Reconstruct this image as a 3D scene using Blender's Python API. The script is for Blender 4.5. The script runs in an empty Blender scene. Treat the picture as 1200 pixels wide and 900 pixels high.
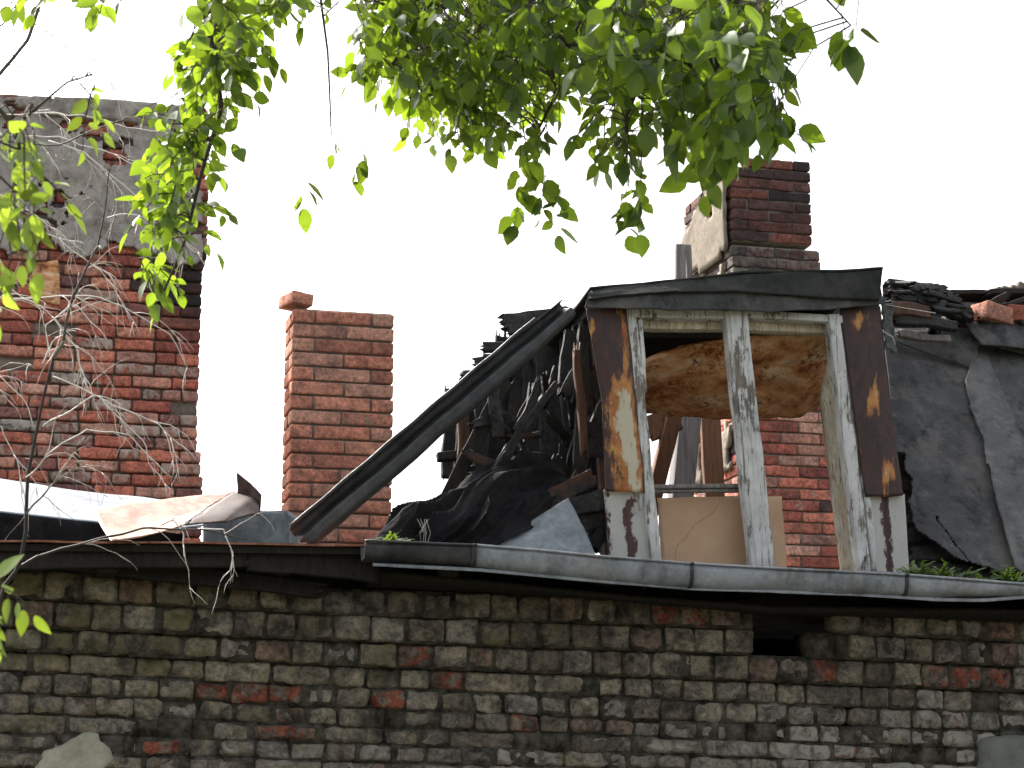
import bpy, math, random
import numpy as np
from mathutils import Vector
random.seed(11); RNG = np.random.default_rng(5)
S = bpy.context.scene
COL = S.collection
PI = math.pi

# ------------------------------------------------------------------ camera
YAW, PITCH, FPX = math.radians(14), math.radians(12), 2400.0
CAM = np.array([-1.9, -7.65, 1.6])
cd = bpy.data.cameras.new('camera'); cam = bpy.data.objects.new('camera', cd); COL.objects.link(cam)
cam.location = CAM.tolist(); cam.rotation_euler = (PI/2+PITCH, 0, -YAW)
cd.sensor_width = 36; cd.lens = 72; cd.clip_start = .1; cd.clip_end = 3000
cd.dof.use_dof = True; cd.dof.focus_distance = 8.6; cd.dof.aperture_fstop = 11
S.camera = cam
# ------------------------------------------------------------------ sky, sun, exposure
SUN_AZ, SUN_EL = math.radians(-27), math.radians(42)   # azimuth from +Y towards +X
w = bpy.data.worlds.new('World'); S.world = w; w.use_nodes = True
nt = w.node_tree; nt.nodes.clear()
sky = nt.nodes.new('ShaderNodeTexSky'); sky.sky_type = 'NISHITA'; sky.sun_disc = False
sky.sun_elevation = SUN_EL; sky.sun_rotation = SUN_AZ
sky.air_density = 1.0; sky.dust_density = 6.0; sky.ozone_density = 1.0
hs = nt.nodes.new('ShaderNodeHueSaturation'); hs.inputs['Saturation'].default_value = .32
bg = nt.nodes.new('ShaderNodeBackground'); bg.inputs['Strength'].default_value = .15
wo = nt.nodes.new('ShaderNodeOutputWorld')
nt.links.new(sky.outputs[0], hs.inputs['Color']); nt.links.new(hs.outputs[0], bg.inputs[0]); nt.links.new(bg.outputs[0], wo.inputs[0])
sl = bpy.data.lights.new('sun', 'SUN'); sl.energy = 3.2; sl.angle = math.radians(.5); sl.color = (1, .95, .87)
so = bpy.data.objects.new('sun', sl); COL.objects.link(so)
sd = Vector((math.sin(SUN_AZ)*math.cos(SUN_EL), math.cos(SUN_AZ)*math.cos(SUN_EL), math.sin(SUN_EL)))
so.rotation_euler = sd.to_track_quat('Z', 'Y').to_euler(); so.location = (-5, 8, 12)
S.view_settings.view_transform = 'Standard'; S.view_settings.look = 'None'
S.view_settings.gamma = 1; S.view_settings.use_curve_mapping = False
S.view_settings.exposure = 1.5
try:
    S.cycles.use_denoising = True; S.cycles.max_bounces = 8; S.cycles.transparent_max_bounces = 8
except Exception: pass

# ------------------------------------------------------------------ pixel rays -> real places (photo is 1200x900)
cF = np.array([math.sin(YAW)*math.cos(PITCH), math.cos(YAW)*math.cos(PITCH), math.sin(PITCH)])
cR = np.array([math.cos(YAW), -math.sin(YAW), 0.]); cU = np.cross(cR, cF)
def ray(px, py): return cF + cR*((px-600)/FPX) + cU*((450-py)/FPX)
def at(px, py, Y):
    d = ray(px, py); return CAM + d*((Y-CAM[1])/d[1])
def atd(px, py, d): return CAM + ray(px, py)*d
def proj(P):
    q = np.asarray(P)-CAM; d = q@cF
    return 600+FPX*(q@cR)/d, 450-FPX*(q@cU)/d

# ------------------------------------------------------------------ numpy noise
def _h(i, j, k, s):
    n = (i*374761393 + j*668265263 + k*1274126177 + s*974634777) & 0xffffffff
    n = ((n ^ (n >> 13))*1274126177) & 0xffffffff
    return ((n ^ (n >> 16)) & 0xffffff)/float(0xffffff)
def vn(P, f=1., s=0):
    P = np.asarray(P, float)*f+ 100.; I = np.floor(P).astype(np.int64); t = P-I; t = t*t*(3-2*t)
    r = 0
    for a in (0, 1):
        for b in (0, 1):
            for c in (0, 1):
                wgt = (t[..., 0] if a else 1-t[..., 0])*(t[..., 1] if b else 1-t[..., 1])*(t[..., 2] if c else 1-t[..., 2])
                r = r + wgt*_h(I[..., 0]+a, I[..., 1]+b, I[..., 2]+c, s)
    return r*2-1
def fbm(P, f=1., s=0, o=3):
    r = 0; a = 1.
    for k in range(o): r = r + a*vn(P, f*2**k, s+k); a *= .5
    return r/1.75

# ------------------------------------------------------------------ mesh builder
class MB:
    def __init__(s): s.v = []; s.f = []; s.m = []; s.t = []; s.w = []; s.n = 0
    def add(s, V, F, mat=0, tint=(.5, .5, .5), wear=(0, 0, 0)):
        V = np.asarray(V, float); k = len(V)
        s.v.append(V); s.f += [tuple(i+s.n for i in f) for f in F]; s.m += [mat]*len(F)
        T = np.asarray(tint, float); s.t.append(np.tile(T, (k, 1)) if T.ndim == 1 else T)
        W = np.asarray(wear, float); s.w.append(np.tile(W, (k, 1)) if W.ndim == 1 else W)
        s.n += k
    def box(s, c, d, mat=0, rot=None, tint=(.5, .5, .5), wear=(0, 0, 0)):
        V = np.array([[x, y, z] for x in (-.5, .5) for y in (-.5, .5) for z in (-.5, .5)])*np.array(d)
        if rot is not None: V = V@np.array(rot).T
        s.add(V+np.array(c), [(0, 1, 3, 2), (4, 6, 7, 5), (0, 4, 5, 1), (2, 3, 7, 6), (0, 2, 6, 4), (1, 5, 7, 3)], mat, tint, wear)
    def tube(s, P, R, n=6, mat=0, tint=(.5, .5, .5)):
        P = np.asarray(P, float); k = len(P); R = np.broadcast_to(np.asarray(R, float), (k,))
        V = []; ref = np.array([.3, .1, .95])
        for i in range(k):
            t = P[min(i+1, k-1)]-P[max(i-1, 0)]; t = t/(np.linalg.norm(t)+1e-9)
            a = np.cross(t, ref); 
            if np.linalg.norm(a) < .1: a = np.cross(t, [1, 0, 0])
            a /= np.linalg.norm(a); b = np.cross(t, a)
            V += [P[i]+R[i]*(math.cos(2*PI*j/n)*a+math.sin(2*PI*j/n)*b) for j in range(n)]
        F = [(i*n+j, i*n+(j+1) % n, (i+1)*n+(j+1) % n, (i+1)*n+j) for i in range(k-1) for j in range(n)]
        F += [tuple(range(n))[::-1], tuple((k-1)*n+j for j in range(n))]
        s.add(V, F, mat, tint)
    def build(s, name, mats, parent=None, root=None, smooth=True, loc=None):
        V = np.concatenate(s.v)
        off = np.array(loc) if loc is not None else (np.array(ROOT[parent.name]) if parent is not None else np.zeros(3))
        me = bpy.data.meshes.new(name); me.from_pydata((V-off).tolist(), [], s.f)
        for m in (mats if isinstance(mats, (list, tuple)) else [mats]): me.materials.append(m)
        me.polygons.foreach_set('material_index', np.array(s.m, dtype=np.int32))
        if smooth: me.polygons.foreach_set('use_smooth', np.ones(len(s.f), dtype=bool))
        for nm, arr in (('tint', s.t), ('wear', s.w)):
            A = np.concatenate(arr); a = me.attributes.new(nm, 'FLOAT_COLOR', 'POINT')
            a.data.foreach_set('color', np.hstack([A, np.ones((len(A), 1))]).astype(np.float32).ravel())
        me.update()
        o = bpy.data.objects.new(name, me); COL.objects.link(o)
        if parent is not None: o.parent = parent
        elif loc is not None: o.location = list(loc)
        ROOT[o.name] = off
        return o
ROOT = {}
def tag(o, label=None, cat=None, group=None, kind=None):
    if label: o['label'] = label
    if cat: o['category'] = cat
    if group: o['group'] = group
    if kind: o['kind'] = kind
    return o
def empty(name, loc, label, cat, group=None):
    o = bpy.data.objects.new(name, None); COL.objects.link(o); o.location = list(loc); ROOT[o.name] = np.array(loc, float)
    o.empty_display_size = .1
    return tag(o, label, cat, group)

# ------------------------------------------------------------------ shapes
_TC = {}
def box_grid(kx, ky, kz):
    key = (kx, ky, kz)
    if key in _TC: return _TC[key]
    n = (kx, ky, kz); idx = {}; F = []
    def g(i, j, k):
        if (i, j, k) not in idx: idx[(i, j, k)] = len(idx)
        return idx[(i, j, k)]
    for ax in range(3):
        a, b = [q for q in range(3) if q != ax]
        for side in (0, n[ax]):
            for i in range(n[a]):
                for j in range(n[b]):
                    q = []
                    for (u, v) in ((0, 0), (1, 0), (1, 1), (0, 1)):
                        c = [0, 0, 0]; c[ax] = side; c[a] = i+u; c[b] = j+v; q.append(g(*c))
                    if (side == 0) == (ax != 1): q = q[::-1]
                    F.append(tuple(q))
    _TC[key] = (np.array(list(idx.keys())), F)
    return _TC[key]
def rounded(dims, r, k=(3, 1, 2), amp=.003, freq=14, seed=0):
    """rounded block, centred; k = interior cuts per axis; returns local V and F"""
    ks = [q+2 for q in k]; I, F = box_grid(*ks)
    V = np.zeros((len(I), 3)); C = np.zeros_like(V)
    for ax in range(3):
        h = dims[ax]/2; rr = min(r, h*.45)
        co = np.concatenate([[-h], np.linspace(-h+rr, h-rr, ks[ax]-1), [h]])
        V[:, ax] = co[I[:, ax]]; C[:, ax] = np.clip(V[:, ax], -h+rr, h-rr)
    D = V-C; L = np.linalg.norm(D, axis=1, keepdims=True); rr = min(r, min(dims)*.22)
    m = (np.abs(D) > 1e-9).sum(1) >= 2
    V[m] = C[m]+D[m]/L[m]*rr
    o = np.array([seed*1.37, seed*.73, seed*2.11])
    nrm = V/(np.array(dims)/2); nrm = nrm/np.linalg.norm(nrm, axis=1, keepdims=True)
    V = V+nrm*(vn(V+o, freq, 1)*amp+vn(V+o, freq*2.7, 2)*amp*.6)[:, None]
    return V, F
def rotm(axis, a):
    axis = np.array(axis, float); axis /= np.linalg.norm(axis); x, y, z = axis; c, s_ = math.cos(a), math.sin(a)
    return np.array([[c+x*x*(1-c), x*y*(1-c)-z*s_, x*z*(1-c)+y*s_], [y*x*(1-c)+z*s_, c+y*y*(1-c), y*z*(1-c)-x*s_], [z*x*(1-c)-y*s_, z*y*(1-c)+x*s_, c+z*z*(1-c)]])
def add_brick(mb, c, dims, R=None, r=.008, amp=.003, k=(3, 1, 2), mat=0, tint=None, wear=(0, 0, 0), freq=14):
    V, F = rounded(dims, r, k, amp, freq, random.random()*60)
    if R is not None: V = V@R.T
    mb.add(V+np.array(c), F, mat, tint if tint is not None else (random.random(), random.random(), random.random()), wear)
def resample(P, n, smooth=False):
    P = np.asarray(P, float); d = np.r_[0, np.cumsum(np.linalg.norm(np.diff(P, axis=0), axis=1))]
    t = np.linspace(0, d[-1], n)
    return np.stack([np.interp(t, d, P[:, i]) for i in range(3)], 1)
def loft(mb, lines, n=24, m=16, th=.004, amp=0., freq=6, rag=0., seed=0, mat=0, keep=None, ctrl=True, tint=(.5, .5, .5), bulge=0., crumple=0., folds=0.):
    """sheet through several polylines of (px,py,Y); real thickness th; ragged rim"""
    L = [np.array([at(*p) for p in l]) if ctrl else np.asarray(l, float) for l in lines]
    L = np.array([resample(l, n) for l in L])                       # lines x n x 3
    k = len(L); G = np.zeros((m, n, 3)); tt = np.linspace(0, k-1, m)
    for i, t in enumerate(tt):
        a = min(int(t), k-2); f = t-a; G[i] = L[a]*(1-f)+L[a+1]*f
    u = np.linspace(0, 1, n)[None, :]; v = np.linspace(0, 1, m)[:, None]
    def normals(G):
        du = np.gradient(G, axis=1); dv = np.gradient(G, axis=0); N = np.cross(du, dv)
        return N/(np.linalg.norm(N, axis=2, keepdims=True)+1e-9)
    N = normals(G)
    if N[..., 1].mean() > 0: N = -N
    so_ = seed*3.7
    if rag:                                                           # ragged rim, moved within the sheet
        cen = G.mean((0, 1)); E = np.minimum(np.minimum(u, 1-u)*n, np.minimum(v, 1-v)*m); E = np.clip(1-E/2., 0, 1)
        di = G-cen; di /= np.linalg.norm(di, axis=2, keepdims=True)+1e-9
        G = G-di*(E*rag*(fbm(G+so_, 18, 3)+.3))[..., None]
    if amp: G = G+N*(fbm(G+so_, freq, 5)*amp)[..., None]
    if crumple:
        q = np.abs(fbm(G+so_*2, freq*1.3, 9, 2)); G = G+N*((.5-q)*crumple)[..., None]
    if folds:
        q = np.stack([u*7+v*5+seed+.6*vn(G, 4, 6), v*1.6-u*.8, u*0+v*0], -1) if False else np.stack(np.broadcast_arrays(u*6+v*7+.5*vn(G, 5, 6), v*2.-u*1.5, u*0.), -1)
        ef = np.clip(np.minimum(np.minimum(u, 1-u)*6, np.minimum(v, 1-v)*6), 0, 1); rdg = 1-np.abs(vn(q, .8, 21)); G = G+N*((rdg**2-.5)*folds*ef)[..., None]; rdg = 1-np.abs(vn(q, 1.9, 22)); G = G+N*((rdg**2-.5)*folds*.25*ef)[..., None]
    if bulge: G = G+N*(np.sin(PI*u)*np.sin(PI*v)*bulge)[..., None]
    N = normals(G)
    if N[..., 1].mean() > 0: N = -N
    A = G.reshape(-1, 3); B = (G-N*th).reshape(-1, 3)
    idx = lambda i, j: i*n+j
    K = np.ones((m-1, n-1), bool)
    if keep is not None:
        Cc = (G[:-1, :-1]+G[1:, 1:])/2; uu, vv_ = np.meshgrid(np.linspace(0, 1, n-1), np.linspace(0, 1, m-1)); K = keep(Cc, uu, vv_)
    F = []; q = m*n
    for i in range(m-1):
        for j in range(n-1):
            if not K[i, j]: continue
            a, b, c, d = idx(i, j), idx(i, j+1), idx(i+1, j+1), idx(i+1, j)
            F.append((a, b, c, d)); F.append((a+q, d+q, c+q, b+q))
            for (e0, e1, ii, jj) in ((a, b, i-1, j), (b, c, i, j+1), (c, d, i+1, j), (d, a, i, j-1)):
                if not (0 <= ii < m-1 and 0 <= jj < n-1) or not K[ii, jj]: F.append((e0, e0+q, e1+q, e1))
    mb.add(np.vstack([A, B]), F, mat, tint)
def plank(mb, a, b, w_, th, face=(0, -1, .2), rag=0., amp=.002, seed=None, k=14, mat=0, bow=0., tint=None, taper=1., r=.004):
    """board from a to b (3d points); wide side turned to 'face'; splintered ends if rag"""
    a, b = np.array(a, float), np.array(b, float); x = b-a; L = np.linalg.norm(x); x /= L
    z = np.cross(x, face); z /= np.linalg.norm(z); y = np.cross(z, x)
    seed = random.random()*50 if seed is None else seed
    V, F = rounded((L, th, w_), r, (k, 1, 11 if rag > .04 else 5), amp, 9, seed)
    t = V[:, 0]/L+.5
    V[:, 2] *= 1+(taper-1)*t
    if rag:
        lane = np.stack([np.zeros(len(V)), V[:, 1]*30, V[:, 2]*95/max(w_/.1, .3)], 1)+seed
        e = np.clip((np.abs(t-.5)-.5+.5*2/k)*k/1.0, 0, 1)
        V[:, 0] -= np.sign(t-.5)*e*rag*1.25*np.clip(vn(lane*1.0, 1, 4)*.9+.5, 0, 1.2)
        V[:, 1] *= 1-.5*e
        V[:, 2] += vn(np.stack([V[:, 0]*8, V[:, 0]*0, V[:, 0]*0+seed], 1))*rag*.12
    V[:, 1] += bow*(1-(2*t-1)**2)
    mb.add(a+(b-a)/2+V[:, :1]*x+V[:, 1:2]*y+V[:, 2:3]*z, F, mat, tint if tint is not None else (random.random(), random.random(), random.random()))
def pp(mb, p, q, w_px, th, **kw):                                       # plank between two pixel+depth points, width in photo pixels
    a, b = at(*p), at(*q); d = ((a+b)/2-CAM)@cF
    plank(mb, a, b, w_px*d/FPX, th, **kw)

# ------------------------------------------------------------------ materials
def mat(name, build, rough=.85, spec=.3, metal=0.):
    m = bpy.data.materials.new(name); m.use_nodes = True; t = m.node_tree; b = t.nodes['Principled BSDF']
    b.inputs['Roughness'].default_value = rough; b.inputs['Specular IOR Level'].default_value = spec; b.inputs['Metallic'].default_value = metal
    build(NT(t), b); return m
class NT:
    def __init__(s, t): s.t = t; s._g = None
    def n(s, ty, **kw):
        x = s.t.nodes.new(ty)
        for k, v in kw.items(): setattr(x, k, v)
        return x
    def l(s, a, b): s.t.links.new(a, b)
    def pos(s):
        if s._g is None: s._g = s.n('ShaderNodeNewGeometry').outputs['Position']
        return s._g
    def mapped(s, sc):
        m = s.n('ShaderNodeMapping'); m.inputs['Scale'].default_value = sc; s.l(s.pos(), m.inputs['Vector']); return m.outputs[0]
    def noise(s, scale, detail=4, rough=.6, vec=None, dist=0.):
        x = s.n('ShaderNodeTexNoise'); x.inputs['Scale'].default_value = scale; x.inputs['Detail'].default_value = detail
        x.inputs['Roughness'].default_value = rough; x.inputs['Distortion'].default_value = dist
        s.l(vec or s.pos(), x.inputs['Vector']); return x.outputs['Fac']
    def voro(s, scale, vec=None, feature='F1', out='Distance'):
        x = s.n('ShaderNodeTexVoronoi', feature=feature); x.inputs['Scale'].default_value = scale
        s.l(vec or s.pos(), x.inputs['Vector']); return x.outputs[out]
    def ramp(s, fac, stops):
        x = s.n('ShaderNodeValToRGB'); e = x.color_ramp.elements
        while len(e) < len(stops): e.new(.5)
        for q, (p, c) in zip(e, stops): q.position = p; q.color = (*c, 1) if len(c) == 3 else c
        s.l(fac, x.inputs[0]); return x.outputs[0]
    def step(s, fac, lo, hi):
        x = s.n('ShaderNodeMapRange'); x.inputs['From Min'].default_value = lo; x.inputs['From Max'].default_value = hi
        s.l(fac, x.inputs['Value']); return x.outputs[0]
    def mix(s, f, a, b, mode='MIX'):
        x = s.n('ShaderNodeMix', data_type='RGBA', blend_type=mode)
        for v, i in ((f, 0), (a, 6), (b, 7)):
            if isinstance(v, (int, float)): x.inputs[i].default_value = v
            elif isinstance(v, tuple): x.inputs[i].default_value = (*v, 1)
            else: s.l(v, x.inputs[i])
        return x.outputs[2]
    def math(s, op, a, b=0.):
        x = s.n('ShaderNodeMath', operation=op)
        for i, v in enumerate((a, b)):
            if isinstance(v, (int, float)): x.inputs[i].default_value = v
            else: s.l(v, x.inputs[i])
        return x.outputs[0]
    def attr(s, name):
        a = s.n('ShaderNodeAttribute', attribute_name=name); p = s.n('ShaderNodeSeparateColor'); s.l(a.outputs['Color'], p.inputs[0]); return p.outputs
    def bump(s, b, h, strength=.5, dist=.01):
        x = s.n('ShaderNodeBump'); x.inputs['Strength'].default_value = strength; x.inputs['Distance'].default_value = dist
        s.l(h, x.inputs['Height']); s.l(x.outputs[0], b.inputs['Normal'])
    def base(s, b, c): s.l(c, b.inputs['Base Color'])

def brick_mat(name, ramp, lime=(.42, .38, .33), soot=(.03, .028, .03), moss=(.10, .105, .05), grime=.35, limek=1., fine=1., blot=.6, red=None):
    def f(g, b):
        T = g.attr('tint'); W = g.attr('wear')
        c = g.ramp(T[0], ramp)
        if red: c = g.mix(g.math('MULTIPLY', g.step(T[0], .915, .92), g.math('MULTIPLY', g.step(g.noise(19, 5, .7, dist=.5), .46, .52), .85)), c, red)
        v = g.noise(48, 7, .78); c = g.mix(.9, c, g.ramp(v, [(.32, (.30, .30, .31)), (.5, (.95, .95, .95)), (.68, (1.5, 1.42, 1.35))]), 'MULTIPLY'); v2 = g.noise(15, 5, .7, dist=.8); c = g.mix(blot, c, g.ramp(v2, [(.36, (.38, .38, .40)), (.5, (1, 1, 1)), (.66, (1.45, 1.35, 1.22))]), 'MULTIPLY')
        pit = g.voro(110); c = g.mix(g.math('MULTIPLY', g.step(pit, .22, .12), g.step(v2, .45, .6)), c, tuple(q*.8 for q in soot))
        n2 = g.noise(9, 5, .65); c = g.mix(g.math('MULTIPLY', g.step(n2, .47, .68), grime), c, soot)
        lm = g.noise(17, 8, .80, dist=.9); lm = g.math('ADD', lm, g.math('MULTIPLY', W[1], .34*limek)); lm = g.math('ADD', lm, g.math('MULTIPLY', g.math('SUBTRACT', T[1], .5), .12))
        c = g.mix(g.math('MULTIPLY', g.step(lm, .68, .78), .8), c, g.mix(g.noise(35, 3), lime, tuple(q*.6 for q in lime)))
        ms = g.noise(7, 5, .7); ms = g.math('ADD', ms, g.math('MULTIPLY', W[2], .4)); c = g.mix(g.math('MULTIPLY', g.step(ms, .62, .85), .7), c, moss)
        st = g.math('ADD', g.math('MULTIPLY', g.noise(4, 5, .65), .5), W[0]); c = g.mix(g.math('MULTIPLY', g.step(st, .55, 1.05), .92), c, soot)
        g.base(b, c)
        h = g.math('ADD', g.noise(75, 7, .8), g.math('MULTIPLY', v2, 1.8)); h = g.math('ADD', h, g.math('MULTIPLY', g.step(lm, .66, .8), .5))
        g.bump(b, h, 1., .009*fine)
    return mat(name, f, .92, .2)
M = {}
M['brick_red'] = brick_mat('weathered_red_brick', [(0, (.46, .195, .135)), (.3, (.66, .275, .185)), (.6, (.74, .33, .22)), (.8, (.62, .34, .25)), (.94, (.50, .22, .16)), (.965, (.11, .09, .09))], grime=.35, blot=.5, lime=(.60, .47, .38))
M['brick_old'] = brick_mat('limewashed_red_brick', [(0, (.33, .11, .085)), (.3, (.58, .185, .13)), (.6, (.70, .255, .17)), (.78, (.72, .42, .32)), (.9, (.36, .15, .125)), (.97, (.11, .085, .09))], lime=(.72, .66, .56), grime=.35, limek=1., blot=.6)
M['brick_soot'] = brick_mat('sooty_purple_brick', [(0, (.07, .05, .05)), (.35, (.17, .09, .085)), (.7, (.26, .11, .09)), (.92, (.36, .12, .08)), (1, (.11, .085, .08))], grime=.55)
M['brick_wall'] = brick_mat('grimy_grey_brick', [(0, (.17, .145, .118)), (.25, (.27, .232, .182)), (.5, (.37, .325, .255)), (.7, (.33, .305, .275)), (.88, (.26, .17, .13)), (.915, (.24, .20, .16)), (1, (.22, .18, .14))], red=(.33, .085, .05), lime=(.58, .55, .48), grime=.9, moss=(.19, .175, .065), blot=.9, limek=1.25)
def f(g, b):
    W = g.attr('wear'); c = g.ramp(g.noise(20, 5, .7), [(.3, (.16, .135, .11)), (.7, (.30, .26, .21))])
    st = g.math('ADD', g.math('MULTIPLY', g.noise(4, 5, .65), .5), W[0]); c = g.mix(g.math('MULTIPLY', g.step(st, .5, 1.0), .95), c, (.02, .02, .02)); g.base(b, c)
    g.bump(b, g.noise(70, 5, .7), .9, .008)
M['mortar'] = mat('crumbling_lime_mortar', f, .95, .1)
def f(g, b):
    g.base(b, g.ramp(g.noise(16, 5, .7), [(.35, (.02, .018, .015)), (.55, (.10, .09, .072)), (.75, (.21, .19, .155))])); g.bump(b, g.noise(70, 5, .7), .9, .01)
M['mortar_dark'] = mat('black_soiled_mortar', f, .97, .1)
def f(g, b):
    c = g.ramp(g.noise(11, 7, .72, dist=.5), [(.3, (.22, .195, .17)), (.5, (.40, .365, .325)), (.7, (.52, .475, .43))])
    c = g.mix(g.math('MULTIPLY', g.step(g.noise(5, 6, .7), .5, .7), .6), c, (.12, .09, .075))
    e = g.math('ABSOLUTE', g.math('SUBTRACT', g.noise(3.1, 7, .65, dist=1.2), .5)); c = g.mix(g.math('MULTIPLY', g.step(e, .006, .0), .8), c, (.06, .05, .045)); g.base(b, c)
    g.bump(b, g.noise(50, 7, .75), .8, .012)
M['plaster'] = mat('rough_grey_plaster', f, .92, .2)
def f(g, b):
    c = g.ramp(g.noise(14, 6, .7), [(.3, (.30, .29, .22)), (.7, (.52, .50, .40))]); g.base(b, c); g.bump(b, g.noise(60, 6, .7), .5, .006)
M['plaster_pale'] = mat('pale_lime_plaster', f, .9, .2)
def f(g, b):
    c = g.ramp(g.noise(14, 6, .7), [(.3, (.13, .135, .12)), (.7, (.22, .225, .20))]); g.base(b, c); g.bump(b, g.noise(60, 6, .7), .5, .006)
M['plaster_cement'] = mat('grey_cement_render', f, .9, .2)
def f(g, b):
    T = g.attr('tint'); tc = g.n('ShaderNodeTexCoord').outputs['Object']
    c = g.ramp(g.noise(18, 6, .7), [(.3, (.012, .011, .011)), (.58, (.045, .042, .041)), (.75, (.12, .115, .11))])
    v = g.noise(85, 6, .75, g.mapped((1, 1, .22)), 1.5); c = g.mix(g.math('MULTIPLY', g.step(v, .5, .4), .85), c, (.005, .005, .005)); c = g.mix(g.math('MULTIPLY', g.step(v, .60, .72), .5), c, (.13, .125, .12))
    c = g.mix(g.math('MULTIPLY', g.math('MULTIPLY', g.step(T[1], .82, .86), g.step(g.noise(7, 4), .45, .62)), .75), c, (.15, .065, .03)); g.base(b, c)
    g.bump(b, g.math('ADD', g.math('MULTIPLY', v, 2.), g.noise(45, 6, .75)), 1., .010)
M['char'] = mat('charred_wood', f, .62, .45)
def wood(name, a, bb, paint=None, cover=.5, rough=.8, dark=(.05, .035, .025), scale=(1, 1, .06)):
    def f(g, b):
        vec = g.mapped(scale)
        c = g.ramp(g.noise(60, 5, .6, vec), [(.25, a), (.75, bb)])
        fi = g.noise(130, 3, .6, vec); c = g.mix(g.math('MULTIPLY', g.step(fi, .58, .68), .7), c, dark)
        h = g.noise(80, 5, .7, vec)
        if paint:
            p = g.math('ADD', g.math('MULTIPLY', g.noise(14, 6, .75, g.mapped((1, 1, .35))), .7), g.math('MULTIPLY', g.noise(55, 4, .7, vec), .3))
            k = g.step(p, cover, cover+.04)
            pc = g.mix(g.step(g.noise(8, 5), .4, .7), paint, tuple(q*.68 for q in paint)); c = g.mix(k, c, pc); c = g.mix(g.math('MULTIPLY', g.step(g.noise(95, 4, .75, g.mapped((1, 1, .03))), .57, .63), .8), c, (.10, .085, .07)); h = g.math('ADD', h, k)
        g.base(b, c); g.bump(b, h, .6, .004)
    return mat(name, f, rough, .25)
M['white_wood'] = wood('peeling_white_paint_wood', (.13, .115, .10), (.29, .26, .23), (.68, .68, .67), .435)
M['cream_wood'] = wood('bare_cream_wood', (.50, .41, .29), (.74, .65, .51), (.80, .74, .62), .50)
M['grey_wood'] = wood('weathered_grey_wood', (.12, .105, .10), (.30, .27, .26))
M['brown_wood'] = wood('brown_stained_wood', (.12, .055, .03), (.22, .11, .06))
M['rotten_wood'] = wood('rotten_brown_wood', (.035, .022, .018), (.13, .068, .042))
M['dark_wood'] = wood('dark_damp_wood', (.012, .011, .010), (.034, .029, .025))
def f(g, b):    # board with white paint and a brown stripe where paint is gone
    vec = g.mapped((1, 1, .15)); c = g.ramp(g.noise(40, 4, .6, vec), [(.3, (.055, .03, .028)), (.7, (.12, .07, .06))])
    T = g.attr('tint'); p = g.math('ADD', g.math('MULTIPLY', T[0], .8), g.math('MULTIPLY', g.math('SUBTRACT', g.noise(24, 8, .8, g.mapped((1, 1, .5))), .45), 2.4))
    k = g.step(p, .50, .54); c = g.mix(k, c, g.mix(g.noise(9, 5), (.60, .59, .56), (.40, .39, .37)))
    c = g.mix(g.step(g.noise(70, 4, .6), .66, .7), c, (.08, .06, .05)); g.base(b, c); g.bump(b, g.math('ADD', k, g.noise(60, 4, .7, vec)), .5, .004)
M['patchy_board'] = mat('half_stripped_white_board', f, .75, .3)
def f(g, b):    # rusty painted sheet: dark brown rust, orange and pale paint remains
    T = g.attr('tint'); vec = g.mapped((1, 1, .33)); n = g.noise(9, 6, .68, vec, .4)
    c = g.ramp(g.noise(26, 8, .8, g.mapped((1, 1, .4)), .5), [(.32, (.026, .016, .016)), (.5, (.052, .030, .029)), (.62, (.085, .034, .025)), (.74, (.12, .095, .095))])
    n = g.math('ADD', g.math('MULTIPLY', n, .60), g.math('MULTIPLY', g.noise(45, 6, .75, g.mapped((1, 1, .22))), .45)); q = g.math('ADD', g.math('MULTIPLY', T[0], .25), n)
    c = g.mix(g.step(q, .60, .66), c, g.ramp(g.noise(14, 5), [(.35, (.30, .085, .025)), (.65, (.55, .27, .08))]))
    c = g.mix(g.step(q, .73, .77), c, (.55, .50, .38))
    g.base(b, c); g.bump(b, g.math('ADD', g.noise(60, 6, .7), g.math('MULTIPLY', g.step(q, .6, .66), .4)), .5, .004)
M['rust_sheet'] = mat('rusted_painted_sheet', f, .6, .4)
def f(g, b):    # orange-pink rust on bent tin
    c = g.ramp(g.noise(10, 7, .7, g.mapped((2.2, .6, 1))), [(.28, (.12, .04, .02)), (.48, (.27, .105, .055)), (.7, (.40, .22, .155))])
    c = g.mix(g.math('MULTIPLY', g.step(g.noise(30, 6, .75), .5, .7), .8), c, (.07, .035, .025)); g.base(b, c)
    g.l(g.math('MULTIPLY', g.noise(25), .9), b.inputs['Roughness']); g.bump(b, g.noise(70, 5, .7), .4, .003)
M['rust_tin'] = mat('rusty_roofing_tin', f, .5, .45, .35)
def f(g, b):
    g.base(b, g.ramp(g.noise(22, 7, .75), [(.3, (.018, .010, .008)), (.55, (.045, .022, .015)), (.75, (.13, .05, .025))])); g.bump(b, g.noise(60, 5, .7), .4, .004)
M['rust_dark'] = mat('dark_rusted_tin', f, .7, .3)
def zinc(name, a, bb, c3, rough=.42, metal=.75):
    def f(g, b):
        c = g.ramp(g.noise(14, 7, .72, dist=.7), [(.25, a), (.5, bb), (.8, c3)])
        c = g.mix(g.math('MULTIPLY', g.step(g.noise(6, 6, .75, g.mapped((1, 1, .5))), .48, .66), .7), c, tuple(q*.4 for q in a)); c = g.mix(g.math('MULTIPLY', g.step(g.noise(45, 6, .8), .56, .66), .45), c, tuple(q*.45 for q in a)); c = g.mix(g.math('MULTIPLY', g.step(g.noise(3, 7, .75), .56, .66), .45), c, (.16, .11, .075))
        g.base(b, c); g.l(g.ramp(g.noise(30, 5, .7), [(.3, (rough-.1,)*3), (.7, (rough+.2,)*3)]), b.inputs['Roughness'])
        g.bump(b, g.noise(25, 5, .6), .22, .006)
    return mat(name, f, rough, .5, metal)
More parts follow.
